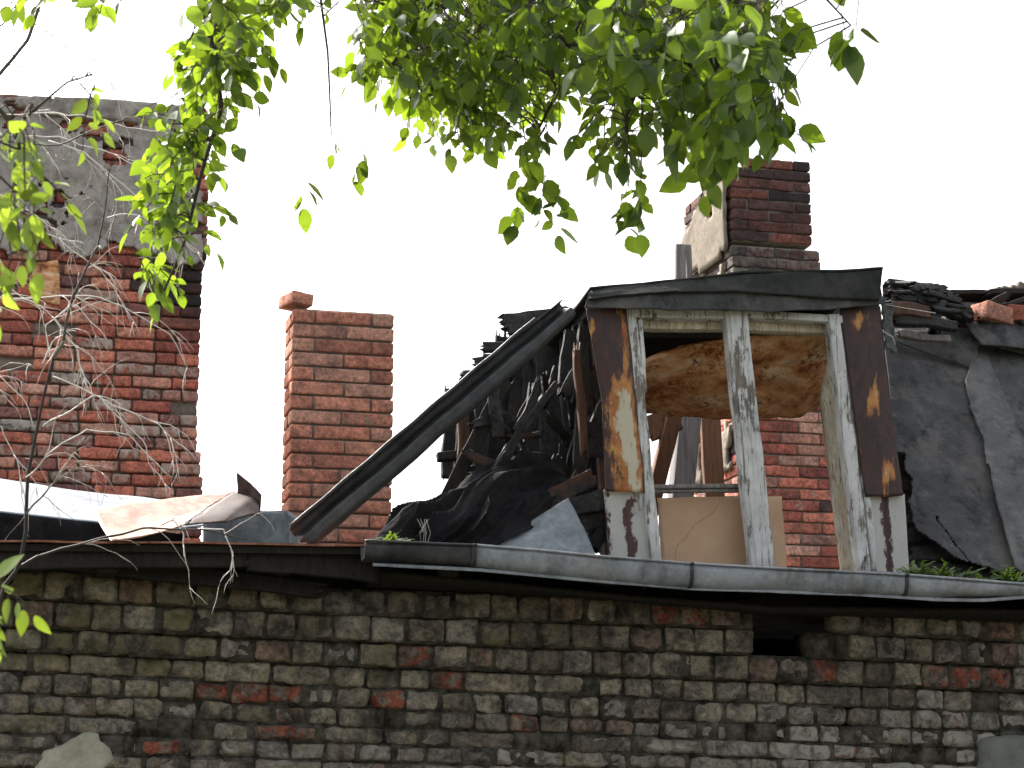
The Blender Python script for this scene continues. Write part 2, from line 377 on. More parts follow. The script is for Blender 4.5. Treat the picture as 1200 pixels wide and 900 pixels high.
M['zinc'] = zinc('weathered_zinc', (.20, .215, .235), (.31, .33, .36), (.43, .45, .48), .55, .2)
M['zinc_dark'] = zinc('dirty_dark_zinc', (.03, .03, .031), (.055, .055, .057), (.10, .10, .105), .55, .3)
M['zinc_blue'] = zinc('dull_blue_grey_tin', (.13, .15, .165), (.22, .25, .27), (.36, .39, .41), .6, .3)
M['tin_bright'] = zinc('pale_galvanised_tin', (.10, .12, .145), (.17, .20, .235), (.25, .285, .32), .6, .1)
def felt(name, a, bb, speck=(.2, .2, .2), k=.5):
    def f(g, b):
        c = g.ramp(g.noise(7, 7, .7, dist=.4), [(.3, a), (.7, bb)])
        c = g.mix(g.math('MULTIPLY', g.step(g.noise(190, 3, .7), .56, .7), k), c, speck)
        c = g.mix(g.math('MULTIPLY', g.step(g.noise(13, 6, .75), .56, .68), .5), c, tuple(q*1.9 for q in bb)); c = g.mix(g.math('MULTIPLY', g.step(g.noise(9, 7, .75, g.mapped((1, 1, .3)), .4), .52, .62), .6), c, tuple(q*.45 for q in a)); c = g.mix(g.math('MULTIPLY', g.step(g.noise(4, 7, .75), .5, .62), .45), c, (bb[0]*1.7, bb[1]*1.6, bb[2]*1.45))
        g.base(b, c); g.bump(b, g.math('ADD', g.noise(150, 4, .7), g.math('MULTIPLY', g.noise(22, 7, .7), 2.)), .8, .008)
    return mat(name, f, .9, .10)
M['felt'] = felt('dark_roofing_felt', (.058, .058, .059), (.11, .11, .112))
M['felt_cap'] = felt('folded_black_felt', (.022, .023, .022), (.042, .044, .042), (.09, .09, .09), .3)
M['felt_grey'] = felt('pale_worn_felt', (.09, .092, .095), (.15, .152, .155), (.22, .22, .22))
M['felt_black'] = felt('black_bitumen_felt', (.012, .0118, .013), (.025, .024, .026), (.03, .03, .03), .3)
def f(g, b):
    c = g.ramp(g.noise(5, 5, .6), [(.3, (.50, .32, .20)), (.7, (.60, .41, .27))])
    T = g.attr('tint'); n = g.math('ADD', T[0], g.math('MULTIPLY', g.math('SUBTRACT', g.noise(30, 4), .5), .12)); e = g.math('ABSOLUTE', g.math('SUBTRACT', n, .5)); 
    c = g.mix(g.math('MULTIPLY', g.step(e, .006, .0), .8), c, (.16, .08, .045))
    g.base(b, c); g.bump(b, g.math('ADD', g.step(n, .495, .505), g.math('MULTIPLY', g.noise(30, 4), .3)), .5, .008)
M['beige'] = mat('peeling_beige_board', f, .8, .25)
def f(g, b):
    c = g.ramp(g.noise(5, 8, .72, g.mapped((1, 1, 2.2)), .15), [(.36, (.22, .075, .03)), (.45, (.56, .23, .095)), (.53, (.76, .41, .20)), (.64, (.88, .66, .46))])
    c = g.mix(g.math('MULTIPLY', g.step(g.noise(38, 9, .85), .50, .56), g.step(g.noise(6, 5, .7), .46, .54)), c, (.13, .045, .02))
    c = g.mix(g.math('MULTIPLY', g.step(g.noise(24, 6, .8), .62, .68), .7), c, (.62, .47, .33)); g.base(b, c)
    g.bump(b, g.noise(25, 7, .8), .8, .015)
M['ceiling'] = mat('stained_sagging_ceiling', f, .85, .2)
def leafmat(name, lo, hi, tr):
    m = bpy.data.materials.new(name); m.use_nodes = True; t = m.node_tree; g = NT(t); b = t.nodes['Principled BSDF']; out = t.nodes['Material Output']
    T = g.attr('tint'); c = g.ramp(T[0], [(0, lo), (1, hi)]); g.base(b, c)
    b.inputs['Roughness'].default_value = .42; b.inputs['Specular IOR Level'].default_value = .45
    tl = g.n('ShaderNodeBsdfTranslucent'); g.l(g.mix(T[1], tr, tuple(q*.28 for q in tr)), tl.inputs['Color'])
    ad = g.n('ShaderNodeMixShader'); ad.inputs[0].default_value = .46; g.l(b.outputs[0], ad.inputs[1]); g.l(tl.outputs[0], ad.inputs[2]); g.l(ad.outputs[0], out.inputs['Surface'])
    return m
M['leaf'] = leafmat('green_leaf', (.035, .075, .018), (.075, .14, .03), (.42, .62, .035))
M['leaf_young'] = leafmat('young_yellow_green_leaf', (.07, .13, .025), (.12, .20, .04), (.42, .58, .05))
M['weed'] = leafmat('gutter_weed_leaf', (.06, .12, .025), (.12, .20, .04), (.30, .45, .05))
def f(g, b):
    g.base(b, g.ramp(g.noise(20, 5, .7, g.mapped((1, 1, .3))), [(.3, (.045, .035, .026)), (.7, (.12, .10, .08))])); g.bump(b, g.noise(40, 5, .7), .8, .01)
M['bark'] = mat('tree_bark', f, .9, .2)
def f(g, b):
    T = g.attr('tint'); g.base(b, g.ramp(T[0], [(0, (.05, .042, .038)), (.45, (.38, .34, .30)), (1, (.80, .77, .72))]))
M['twig'] = mat('dry_pale_twig', f, .7, .3)
def f(g, b):
    c = g.ramp(g.noise(1.2, 6, .7), [(.3, (.055, .058, .035)), (.6, (.10, .095, .065)), (.8, (.15, .13, .10))]); g.base(b, c); g.bump(b, g.noise(30, 5), .8, .03)
M['ground'] = mat('rough_grassy_ground', f, .95, .1)
def f(g, b): g.base(b, g.ramp(g.noise(5, 6, .7), [(.3, (.05, .045, .04)), (.7, (.11, .10, .09))])); g.bump(b, g.noise(60, 5), .6, .01)
M['dirt'] = mat('sooty_attic_floor', f, .95, .1)

# ------------------------------------------------------------------ ground
mb = MB(); n = 60; xs = np.sinh(np.linspace(-6, 6, n))*4.; X, Yg = np.meshgrid(xs, xs); Z = vn(np.stack([X, Yg, X*0], -1), .25)*.05*np.exp(-(X**2+Yg**2)/4e3)
V = np.stack([X, Yg, Z-.02], -1).reshape(-1, 3)
mb.add(V, [(i*n+j, i*n+j+1, (i+1)*n+j+1, (i+1)*n+j) for i in range(n-1) for j in range(n-1)])
tag(mb.build('ground', M['ground']), kind='structure')

# ------------------------------------------------------------------ the ruined house
house = empty('ruined_house', (0, 2, 0), 'derelict brick house with burnt open roof, dormer window frame and chimneys', 'house')
HX0, HX1, HD = -3.6, 4.2, 6.6
# courses of the front wall, traced as heights on the wall plane
PXS = [0, 400, 800, 1200]
LN = [(669, 693, 707, 731), (702, 722, 736, 754), (735, 752, 765, 782), (762, 780, 795, 811), (787, 805, 820, 836), (811, 829, 846, 857),
      (835, 851, 865, 879), (859, 871, 885, 898), (880, 892, 903, 917), (901, 912, 922, 936)]
def line_z(l):
    P = np.array([at(p, q, 0) for p, q in zip(PXS, l)])
    def g(X):
        if X < P[0, 0]: return P[0, 2]+(X-P[0, 0])*-.02
        if X > P[-1, 0]: return P[-1, 2]+(X-P[-1, 0])*-.02
        return float(np.interp(X, P[:, 0], P[:, 2]))
    return g
lines = [line_z(l) for l in LN]
base_l = lines[-1]
k = 1
while True:
    z0 = base_l(0)-.074*k
    if z0 < 0: break
    fl = max(0, 1-k/14.)
    lines.append((lambda kk, ff: (lambda X: (base_l(X)-base_l(0))*ff+base_l(0)-.074*kk))(k, fl)); k += 1
OFF = [-.085, -.06, -.03] + [0.]*60
def in_hole(px, py):
    if 880 < px < 985 and 700 < py < 745: return True
    if 888 < px < 962 and 738 < py < 770: return True
    if 982 < px < 1002 and 832 < py < 846: return True
    return False
mb = MB()
for i in range(len(lines)-1):
    A, B = lines[i], lines[i+1]; x = HX0+random.random()*.1
    header = i < 3 or i in (4, 5)
    while x < HX1:
        if header: bw = random.uniform(.105, .134)
        elif i % 2: bw = random.choice((random.uniform(.10, .13), .12, random.uniform(.22, .26), random.uniform(.11, .13)))
        else: bw = random.choice((random.uniform(.23, .26), .245, random.uniform(.09, .13), .255))
        gap = .004+random.random()*.010
        xc = x+bw/2; za, zb = A(xc), B(xc); h = za-zb-(.003+random.random()*.010)
        sl = (A(xc+bw/2)-A(xc-bw/2))/bw
        px, py = proj((xc, OFF[i], (za+zb)/2))
        x += bw+gap
        if in_hole(px, py): continue
        off = OFF[i]-.010+random.random()*.020
        if i >= 3 and random.random() < .05: off += .022
        if 935 < px < 985 and 738 < py < 765: off += .03
        left = np.clip((760-px)/600, 0, 1); right = np.clip((px-700)/400, 0, 1); low = np.clip((py-760)/120, 0, 1)
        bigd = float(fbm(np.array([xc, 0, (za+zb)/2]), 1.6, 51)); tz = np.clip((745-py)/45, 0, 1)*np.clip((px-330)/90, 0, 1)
        darkk = .50*max(0, bigd)+.30*np.clip(1-math.hypot((px-1000)/110, (py-810)/45), 0, 1)+.25*np.clip(1-math.hypot((px-820)/60, (py-835)/25), 0, 1)+.22*tz+.22*np.clip(1-abs(px-1010)/130, 0, 1)+.18*np.clip(1-abs(px-440)/120, 0, 1)*(i < 4)+.1*(i == 0)  # soot smears, plus a darker zone along the top courses
        wear = (darkk+.06, .38*right*(.4+.6*low)+.36*low*(py < 1000)+.06, .42*left*(1-.6*low)+.08)
        t0 = random.random()*.9
        if random.random() < .01+.10*right*low: t0 = .93+random.random()*.07
        if i == 3: t0 = .2+random.random()*.35
        # a few bricks whose bright red core shows
        for (rx, ry) in ((315, 860), (170, 880), (795, 716), (458, 822), (610, 851), (1150, 795), (262, 806), (305, 812), (1090, 797), (500, 770), (515, 795), (330, 817)):
            if abs(px-rx) < 22 and abs(py-ry) < 11: t0 = .96; wear = (.0, .0, -.2)
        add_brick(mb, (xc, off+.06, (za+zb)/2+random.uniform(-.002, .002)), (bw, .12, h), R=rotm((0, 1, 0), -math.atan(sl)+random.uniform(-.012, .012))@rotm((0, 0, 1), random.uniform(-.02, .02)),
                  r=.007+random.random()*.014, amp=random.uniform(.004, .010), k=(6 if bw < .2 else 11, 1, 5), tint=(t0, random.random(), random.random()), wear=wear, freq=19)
    # the bed of mortar behind this course
    xx = HX0
    while xx < HX1:
        x2 = xx+.12; xm = xx+.06; px, py = proj((xm, OFF[i], (A(xm)+B(xm))/2))
        if not in_hole(px, py):
            mb.box((xm, OFF[i]+.004+.07+.014*random.random(), (A(xm)+B(xm))/2), (.12, .14, A(xm)-B(xm)+.004), 1)
        xx = x2
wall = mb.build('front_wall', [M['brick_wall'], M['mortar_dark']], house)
tag(wall, 'grimy mossy grey brick front wall with a black hole under the gutter')
def blob_patch(name, pts, Y, th, m_, parent, amp=.004):
    """flat piece of render with an irregular outline (pixels)"""
    mb = MB(); P = [at(a, b, Y) for a, b in pts]; P.append(P[0]); R = resample(P, 70)[:-1]; c = R.mean(0); V = []; nr = 9
    dr = R-c; jag = 1+fbm(R, 30, 3)[:, None]*.07
    for r_ in range(nr): 
        q = c+dr*jag*(r_+1)/nr; q = q+np.array([0, -1, 0])*((fbm(q, 14, 8)*amp)+(-th*.5 if r_ == nr-1 else 0))[:, None]; V.append(q)
    back = V[-1]+np.array([0, th, 0]); V.append(back); V = np.vstack(V+[c[None, :]]); k_ = len(R)
    F = [(i*k_+j, i*k_+(j+1) % k_, (i+1)*k_+(j+1) % k_, (i+1)*k_+j) for i in range(nr) for j in range(k_)]+[(len(V)-1, (j+1) % k_, j) for j in range(k_)]
    mb.add(V, F); return mb.build(name, m_, parent)
blob_patch('plaster_patch', [(38, 905), (52, 880), (75, 872), (98, 858), (116, 859), (118, 868), (130, 878), (134, 890), (118, 905), (118, 940), (30, 945)], -.016, .03, M['plaster_pale'], wall)
blob_patch('cement_patch', [(1149, 867), (1165, 862), (1215, 861), (1260, 866), (1265, 930), (1150, 935), (1148, 900)], -.016, .03, M['plaster_cement'], wall)
# other walls of the house, attic floor
ZD = 2.44
mb = MB()
def thick_wall(x0, x1, y0, y1, z0, z1, m_=0): mb.box(((x0+x1)/2, (y0+y1)/2, (z0+z1)/2), (x1-x0, y1-y0, z1-z0), m_)
thick_wall(HX0+.02, HX0+.38, .17, HD, 0, ZD-.06); thick_wall(HX1-.38, HX1-.02, .17, HD, 0, ZD-.06); thick_wall(HX0+.38, HX1-.38, HD-.36, HD, 0, ZD-.06)
def f(g, b):
    x = g.n('ShaderNodeTexBrick'); x.inputs['Scale'].default_value = 4; x.inputs['Brick Width'].default_value = 1.04; x.inputs['Row Height'].default_value = .31; x.inputs['Mortar Size'].default_value = .03
    x.inputs['Color1'].default_value = (.11, .09, .07, 1); x.inputs['Color2'].default_value = (.16, .11, .08, 1); x.inputs['Mortar'].default_value = (.03, .03, .025, 1)
    s_ = g.n('ShaderNodeSeparateXYZ'); g.l(g.pos(), s_.inputs[0]); c_ = g.n('ShaderNodeCombineXYZ'); g.l(g.math('ADD', s_.outputs[0], s_.outputs[1]), c_.inputs[0]); g.l(s_.outputs[2], c_.inputs[1]); g.l(c_.outputs[0], x.inputs['Vector'])
    g.base(b, g.mix(.6, x.outputs['Color'], g.ramp(g.noise(6, 6, .7), [(.3, (.5, .5, .5)), (.7, (1.4, 1.3, 1.2))]), 'MULTIPLY')); g.bump(b, g.noise(50), .6, .01)
M['brick_plain'] = mat('far_side_brick', f, .9, .2)
mb.build('outer_wall', M['brick_plain'], house, smooth=False)
mb = MB(); mb.box(((HX0+HX1)/2, HD/2+.1, ZD-.03), (HX1-HX0-.01, HD-.2, .06)); 
for q in range(90):                                                    # rubble lying on the attic floor
    a = random.uniform(HX0+.3, HX1-.3), random.uniform(1.3, HD-.4)
    add_brick(mb, (*a, ZD+.02+.02*random.random()), (random.uniform(.05, .22), random.uniform(.05, .12), .05), R=rotm((0, 0, 1), random.random()*6)@rotm((1, 0, 0), random.uniform(-.5, .5)), k=(1, 1, 1))
mb.build('attic_floor', M['dirt'], house)

# eave: board deck overhanging the wall, fascia, soffit boards
mb = MB()
ze = lambda px, py, Y: at(px, py, Y)[2]
LY = -.34
deckL = [at(p, q, LY) for p, q in ((-330, 634), (0, 632), (220, 634), (435, 637))]
V = []
def slab_strip(mb, F_, B_, th, mat_=0):
    n_ = len(F_); V = np.vstack([F_, B_, np.array(F_)-[0, 0, th], np.array(B_)-[0, 0, th]]); F = []
    for i in range(n_-1):
        a, b = i, i+1
        F += [(a, b, b+n_, a+n_), (a+2*n_, a+3*n_, b+3*n_, b+2*n_), (a, a+2*n_, b+2*n_, b), (a+n_, b+n_, b+3*n_, a+3*n_)]
    F += [(0, n_, 3*n_, 2*n_), (n_-1, 3*n_-1, 4*n_-1, 2*n_-1)]; mb.add(V, F, mat_)
for q in range(5):                                                     # roof boards, seen from below
    y0 = LY+.012+q*.088
    Fp = [np.array([p[0], y0, p[2]-.014+q*.002]) for p in deckL]; Fp[-1][0] = 4.2*0+Fp[-1][0]
    Fp = [Fp[0]]+Fp+[np.array([HX1, y0, deckL[-1][2]-.09])]; Fp[0] = Fp[0]-[.3, 0, 0]
    slab_strip(mb, Fp, [p+[0, .08, .003] for p in Fp], .024)
for X in np.arange(HX0+.2, HX1, .62):                                    # rafter feet
    zt = float(np.interp(X, [deckL[0][0], deckL[-1][0], HX1], [deckL[0][2], deckL[-1][2], deckL[-1][2]-.09]))-.05
    mb.box((X, -.10, zt-.022), (.07, .36, .05))
xs_ = np.linspace(HX0+.02, HX1-.02, 40)
for q in range(39):                                                     # wall plate and blocking up to the deck
    xm = (xs_[q]+xs_[q+1])/2
    pxm = float(proj((xm, .16, 2.45))[0]); zt = at(pxm, float(np.interp(pxm, [0, 420, 440, 555, 640, 700, 810, 920, 1060, 1200], [640, 642, 645, 648, 655, 662, 671, 677, 683, 690])), .16)[2]
    zl = min(zt-.01, lines[0](xm)-.005) if 870 < pxm < 1000 else 2.2
    mb.box((xm, .16, (zt+zl)/2), (xs_[1]-xs_[0]+.001, .06, zt-zl))
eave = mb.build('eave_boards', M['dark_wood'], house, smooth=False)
mb = MB()
pp(mb, (-120, 634, -.22), (385, 694, -.15), 20, .03, rag=.05, k=22, amp=.004)
mb.build('fallen_soffit_board', M['dark_wood'], eave)
mb = MB()
pp(mb, (-60, 655, -.30), (300, 652, -.29), 26, .02, rag=.03, k=22, amp=.004)
pp(mb, (280, 655, -.29), (452, 668, -.27), 30, .02, rag=.05, k=22, amp=.004)
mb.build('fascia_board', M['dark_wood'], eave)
# rusty drip edge left, folded tin strip under the gutter right
mb = MB(); e = [np.array(p)+[0, -.015, 0] for p in deckL]; e = [np.array(q) for q in resample(e, 60)]
e = [q+[0, 0, .003*vn(q[None]*1., 9)[0]] for q in e]
slab_strip(mb, [q-[0, 0, .004] for q in e], [q+[0, .3, .002] for q in e], .007)
mb.build('drip_edge', M['rust_tin'], eave, smooth=False)
mb = MB()
st = [(437, 662), (560, 668), (700, 681), (805, 690), (880, 692), (1000, 697), (1100, 703), (1150, 704), (1215, 699), (1400, 700)]
loft(mb, [[(a, b-2.5, -.42) for a, b in st], [(a, b+1.5, -.425) for a, b in st], [(a, b+1.5, -.10) for a, b in st]], n=60, m=9, th=.004, amp=.003, freq=9)
mb.build('folded_tin_strip', M['zinc'], eave)
mb = MB()
loft(mb, [[(430, 672, -.24), (700, 700, -.24), (900, 716, -.24), (1400, 722, -.24)], [(430, 690, -.05), (700, 703, -.05), (900, 722, -.05), (1400, 735, -.05)]], n=40, m=5, th=.02, amp=.006)
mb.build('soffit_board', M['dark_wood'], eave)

# gutter: half-round sections lapped into each other
GY = -.40
GT = [(428, 633), (555, 638), (640, 645), (700, 651), (810, 660), (920, 666), (1060, 673), (1140, 679), (1200, 684), (1420, 694)]
GB = [(428, 655), (555, 664), (640, 673), (700, 681), (810, 690), (920, 693), (1060, 698), (1140, 698), (1200, 698), (1420, 706)]
def gutter_pt(px): return at(px, float(np.interp(px, [a for a, _ in GT], [b for _, b in GT]))+1, GY-.05)+[0, .05, 0]
def gutter_dep(px): return max(.03, at(px, float(np.interp(px, [a for a, _ in GT], [b for _, b in GT])), GY)[2]-at(px, float(np.interp(px, [a for a, _ in GB], [b for _, b in GB])), GY)[2]-.004)
def gutter_sec(mb, p0, p1, r, mat_=0, grow=0.):
    n_ = 18; V = []; q = 19
    prof = [(math.pi*j/(q-1)) for j in range(q)]
    for i in range(n_):
        px = p0+(p1-p0)*i/(n_-1); c = gutter_pt(px); c = c+[0, .006*vn(c[None], 4, 3)[0], .005*vn(c[None], 3)[0]]; dz = gutter_dep(px)+grow
        for e in (0, -.004):
            for a in prof:
                cs, sn = math.cos(a), math.sin(a); V.append(c+[0, -np.sign(cs)*abs(cs)**.8*(r+grow+e), -sn**.75*(dz+e)+.0045*vn(np.array([[c[0]*7, a*1.5, 2.]]))[0]])
    F = []; st_ = 2*q
    for i in range(n_-1):
        for j in range(q-1):
            a = i*st_+j; F += [(a, a+1, a+1+st_, a+st_), (a+q, a+q+st_, a+q+1+st_, a+q+1)]
        for j in (0, q-1):
            a = i*st_+j; F.append((a, a+st_, a+st_+q, a+q))
    for b in (0, (n_-1)*st_): F += [(b+j, b+j+q, b+j+q+1, b+j+1) for j in range(q-1)]
    mb.add(V, F, mat_)
    lip = [gutter_pt(p0+(p1-p0)*i/17)+[0, -r-.002-grow, .001] for i in range(18)]; mb.tube(lip, .0055, 6, mat_)
mb = MB(); gutter_sec(mb, 428, 558, .048); gut = mb.build('gutter', M['zinc_dark'], house)
tag(gut, 'long half round zinc eaves gutter')
for a, b, r_, mm in ((554, 812, .052, 'zinc'), (808, 1064, .055, 'zinc'), (1060, 1420, .054, 'zinc')):
    mb = MB(); gutter_sec(mb, a, b, r_); mb.build('gutter_section', M[mm], gut)
for px in (556, 810, 1062):
    mb = MB(); gutter_sec(mb, px-2.0, px+2.0, .055, grow=.004); mb.build('gutter_joint', M['zinc_dark'], gut)
for px in (500, 640, 760, 930, 1130):                                   # brackets under it
    mb = MB(); c = gutter_pt(px); d_ = gutter_dep(px); mb.tube([c+[0, 0, -d_-.006], c+[0, .05, -d_*.8-.006], c+[0, .12, -.04], c+[0, .30, -.03]], .006, 5); mb.build('gutter_bracket', M['dark_wood'], gut)

# ---- chimney builder: whole bricks, alternating corners
def chimney(mb, x0, x1, y0, y1, z0, top_fn, ch=.077, stretch=.262, m0=0, m1=1, wear=None, amp=.003, skip=None, tintf=None, jitter=.003, mw=(0, 0, 0)):
    W, D = x1-x0, y1-y0; ci = 0; z = z0
    ztop = max(top_fn(x) for x in np.linspace(x0, x1, 9))
    hd = .125
    while z < ztop-.01:
        h = ch-.010
        def run(length, start, full):
            segs = []; s = 0.
            if full:
                nn = max(1, round(length/stretch)); bw = length/nn; cu = [0]+[i*bw+random.uniform(-.02, .02) for i in range(1, nn)]+[length]
                segs = [(cu[i], cu[i+1]-cu[i]) for i in range(nn)]
            else:
                segs = [(0, hd)]; nn = max(1, round((length-2*hd)/stretch)); bw = (length-2*hd)/nn
                cu = [hd]+[hd+i*bw+random.uniform(-.02, .02) for i in range(1, nn)]+[length-hd]; segs += [(cu[i], cu[i+1]-cu[i]) for i in range(nn)]+[(length-hd, hd)]
            return segs
        full = ci % 2 == 0
        for side in range(4):
            horiz = side < 2; Ln = W if horiz else D
            fs = full if horiz else not full
            for (s, bw) in run(Ln, 0, fs):
                if not fs and (s < 1e-6 or s+bw > Ln-1e-6): continue    # the corner belongs to the crossing run
                c = s+bw/2; jo = random.uniform(-jitter, jitter)
                if side == 0: C = (x0+c, y0+hd/2+jo, z+ch/2); dims = (bw-.010, hd-.008, h)
                elif side == 1: C = (x0+c, y1-hd/2+jo, z+ch/2); dims = (bw-.010, hd-.008, h)
                elif side == 2: C = (x0+hd/2+jo, y0+c, z+ch/2); dims = (hd-.008, bw-.010, h)
                else: C = (x1-hd/2+jo, y0+c, z+ch/2); dims = (hd-.008, bw-.010, h)
                if C[2] > top_fn(C[0])-.02: continue
                if skip and skip(C): continue
                wv = wear(C) if wear else (0, 0, 0)
                add_brick(mb, C, dims, R=rotm((0, 0, 1), random.uniform(-.012, .012))@rotm((0, 1, 0), random.uniform(-.012, .012)), r=random.uniform(.005, .010), amp=amp*random.uniform(1, 2.), freq=17, k=(9, 2, 4) if horiz else (2, 6, 4), mat=m0,
                          wear=wv, tint=tintf(C) if tintf else None)
        # mortar core ring for this course
        zt = min(z+ch, ztop)
        if not skip:
            if z+ch < min(top_fn(x) for x in np.linspace(x0, x1, 9))+.02:
                mb.box(((x0+x1)/2, (y0+y1)/2, z+ch/2), (W-.034, D-.034, ch+.002), m1, wear=mw)
        z += ch; ci += 1

# small orange-red chimney
Y1 = 2.8; a = at(340, 480, Y1); b = at(462, 480, Y1); zt = at(400, 364, Y1)[2]; ch1 = (at(400, 364, Y1)[2]-at(400, 636, Y1)[2])/16
mb = MB(); zb = zt-ch1*math.ceil((zt-ZD)/ch1)
def w1(C): 
    low = np.clip((2.95-C[2])/.35, 0, 1); return (.30*(random.random() < .15)+.05, .75*low+(.35 if random.random() < .12 else .05), -.2)
def top1(x): return zt+.01
def skip1(C): return False
chimney(mb, a[0], b[0], Y1, Y1+.30, zb, top1, ch=ch1, wear=w1, amp=.002, tintf=lambda C: (random.choice([random.random()*.9, random.random()*.9, .3, .985 if random.random() < .08 else .75]), random.random(), random.random()))
sc = mb.build('brick_chimney', [M['brick_red'], M['mortar']], house); tag(sc, 'small orange-red brick chimney left of the leaning metal trough')
# one flue opening on top
# big sooty chimney behind the dormer
Y3 = 5.0
a = at(857, 250, Y3); b = at(952, 250, Y3); ztop3 = at(900, 192, Y3)[2]; CX0, CX1 = a[0], b[0]
b2 = at(961, 290, Y3); b3 = at(1010, 600, Y3)
zs = at(900, 284, Y3)[2]; zm = at(900, 330, Y3)[2]
def w3(C): return (.28 if C[2] > zm else .05, .10 if C[2] > zs else .40, 0)
mb = MB()
top3 = lambda x: ztop3+(-.05 if x < CX0+(CX1-CX0)*.30 else .045)
ch3 = .0755
chimney(mb, CX0, CX1, Y3, Y3+1.0, zs, top3, ch=ch3, tintf=lambda C: (random.random()**1.4*.95, random.random(), random.random()), m0=0, m1=1, wear=lambda C: (.30+random.random()*.35, .12, 0), amp=.005, jitter=.006, mw=(.3, 0, 0))
chimney(mb, CX0-.01, b2[0], Y3-.01, Y3+1.02, zm-.06, lambda x: zs+.005, ch=.0755, wear=lambda C: (.35+random.random()*.4, .75, 0), amp=.006, jitter=.006, mw=(.3, .5, 0))
zz = zm-.06; k3 = math.ceil((zz-ZD)/.0755)
chimney(mb, CX0-.01, b3[0], Y3-.02, Y3+1.05, zz-k3*.0755, lambda x: zz+.005, ch=.0755, m0=2, m1=1, wear=lambda C: (.34*(random.random() < .3)+.12, .25, 0), amp=.004)
bc = mb.build('chimney_stack', [M['brick_soot'], M['mortar'], M['brick_old']], house); tag(bc, 'tall sooty chimney stack rising behind the dormer, plastered on its left side')
mb = MB()                                                              # plaster still clinging to its left side
zA = at(850, 200, Y3)[2]; 
def lp(y, z): return [CX0-.02, y, z]
loft(mb, [[lp(Y3+.02, zA), lp(Y3+.5, zA+.0), lp(Y3+1.0, zA-.25)], [lp(Y3+.03, zA-.5), lp(Y3+.5, zA-.5), lp(Y3+1.0, zA-.5)], [lp(Y3+.02, zA-1.2), lp(Y3+.5, zA-1.2), lp(Y3+1.0, zA-1.2)], [lp(Y3+.02, zA-2.1), lp(Y3+.5, zA-2.1), lp(Y3+1.02, zA-2.1)]],
     n=26, m=44, th=.02, amp=.012, freq=5, rag=.06, ctrl=False, keep=lambda c, u, v: fbm(c, 4, 31) < .06)
mb.build('plaster_coat', M['mortar'], bc)
mb = MB()
pp(mb, (797, 330, 4.6), (797, 287, 4.6), 12, .05, k=6); pp(mb, (808, 330, 4.62), (806, 287, 4.62), 7, .03, k=6)
mb.build('flue_board', M['grey_wood'], bc)

# ------------------------------------------------------------------ big firewall at the left, behind the house
Y2 = 5.2
a = at(-210, 300, Y2); b = at(235, 430, Y2); zt2 = at(120, 118, Y2)[2]; zb2 = at(120, 582, Y2)[2]
ch2 = (zt2-zb2)/33; FX0, FX1 = a[0], b[0]
fw = empty('brick_firewall', (FX0+.7, Y2+.3, 0), 'tall broad red brick firewall with grey plaster on its upper third, behind the bare twigs', 'wall')
mb = MB()
zpl = at(120, 302, Y2)[2]
def w2(C):
    px, py = proj(C)
    s = .75*np.clip((px-140)/70, 0, 1)*np.clip(1-abs(py-350)/110, 0, 1)+.35*np.clip(1-abs(py-312)/30, 0, 1)
    z_ = float(np.clip(1-abs(py-505)/75, 0, 1)); return (s*1.15, (.58 if random.random() < .16+.40*z_ else .12)+.10*z_, -.2)
kk = math.ceil((zt2-.4)/ch2); z = zt2-ch2*kk; r_i = 0
FD = .5
while z < zt2-.01:
    py_ = proj((FX1-.5, Y2, z+ch2/2))[1]
    x = FX0-(random.random()*.12); 
    xe = FX1+(.03 if 530 < py_ < 560 else (.045 if py_ >= 560 else 0))+(.025*(200 < py_ < 300))
    first = True
    while x < xe-.06:
        bw = random.choice((.125, .25, .25, .25, .13)) if r_i % 2 else random.choice((.25, .125, .255))
        if x+bw > xe-.09: bw = xe-x
        C = (x+bw/2, Y2+.06+random.uniform(-.004, .006), z+ch2/2)
        px, py = proj(C)
        if random.random() > .01: add_brick(mb, C, (bw-.011, .12, ch2-.011+random.uniform(-.003, .002)), R=rotm((0, 1, 0), random.uniform(-.01, .01)), r=random.uniform(.008, .015), amp=random.uniform(.004, .009), freq=17, k=(8 if bw > .2 else 4, 1, 3), wear=w2(C))
        x += bw
    for (yy) in (Y2+.25, Y2+.45): add_brick(mb, (xe-.06, yy, z+ch2/2), (.118, .19, ch2-.012), k=(1, 3, 2), wear=w2((xe, Y2, z+ch2/2)))
    mb.box(((FX0+xe)/2, Y2+.3, z+ch2/2), (xe-FX0-.03, FD+.03, ch2+.001), 1)
    z += ch2; r_i += 1
mb.build('brickwork', [M['brick_old'], M['mortar']], fw)
mb = MB()
def keep_pl(c, u, v):
    px, py = proj(c); q = fbm(c, 4.5, 40, 4)+.12*vn(c, 30, 3)
    th_ = np.where((px > 120) & (py < 240), .16-.12*np.clip((px-150)/60, 0, 1), .30)
    th_ = np.where((px > 60) & (py < 150), .02, th_)
    return (q < th_) & ~((v > .90) & (q > (.98-v)*6-.1))
loft(mb, [[(-200, 112, Y2-.02), (60, 113, Y2-.02), (140, 117, Y2-.02), (236, 124, Y2-.02)], [(-200, 200, Y2-.03), (60, 200, Y2-.035), (238, 205, Y2-.03)], [(-200, 292, Y2-.03), (60, 300, Y2-.035), (150, 308, Y2-.03), (239, 309, Y2-.03)]],
     n=200, m=110, th=.035, amp=.012, freq=5, rag=.02, keep=keep_pl)
mb.build('plaster_layer', M['plaster'], fw)
mb = MB()
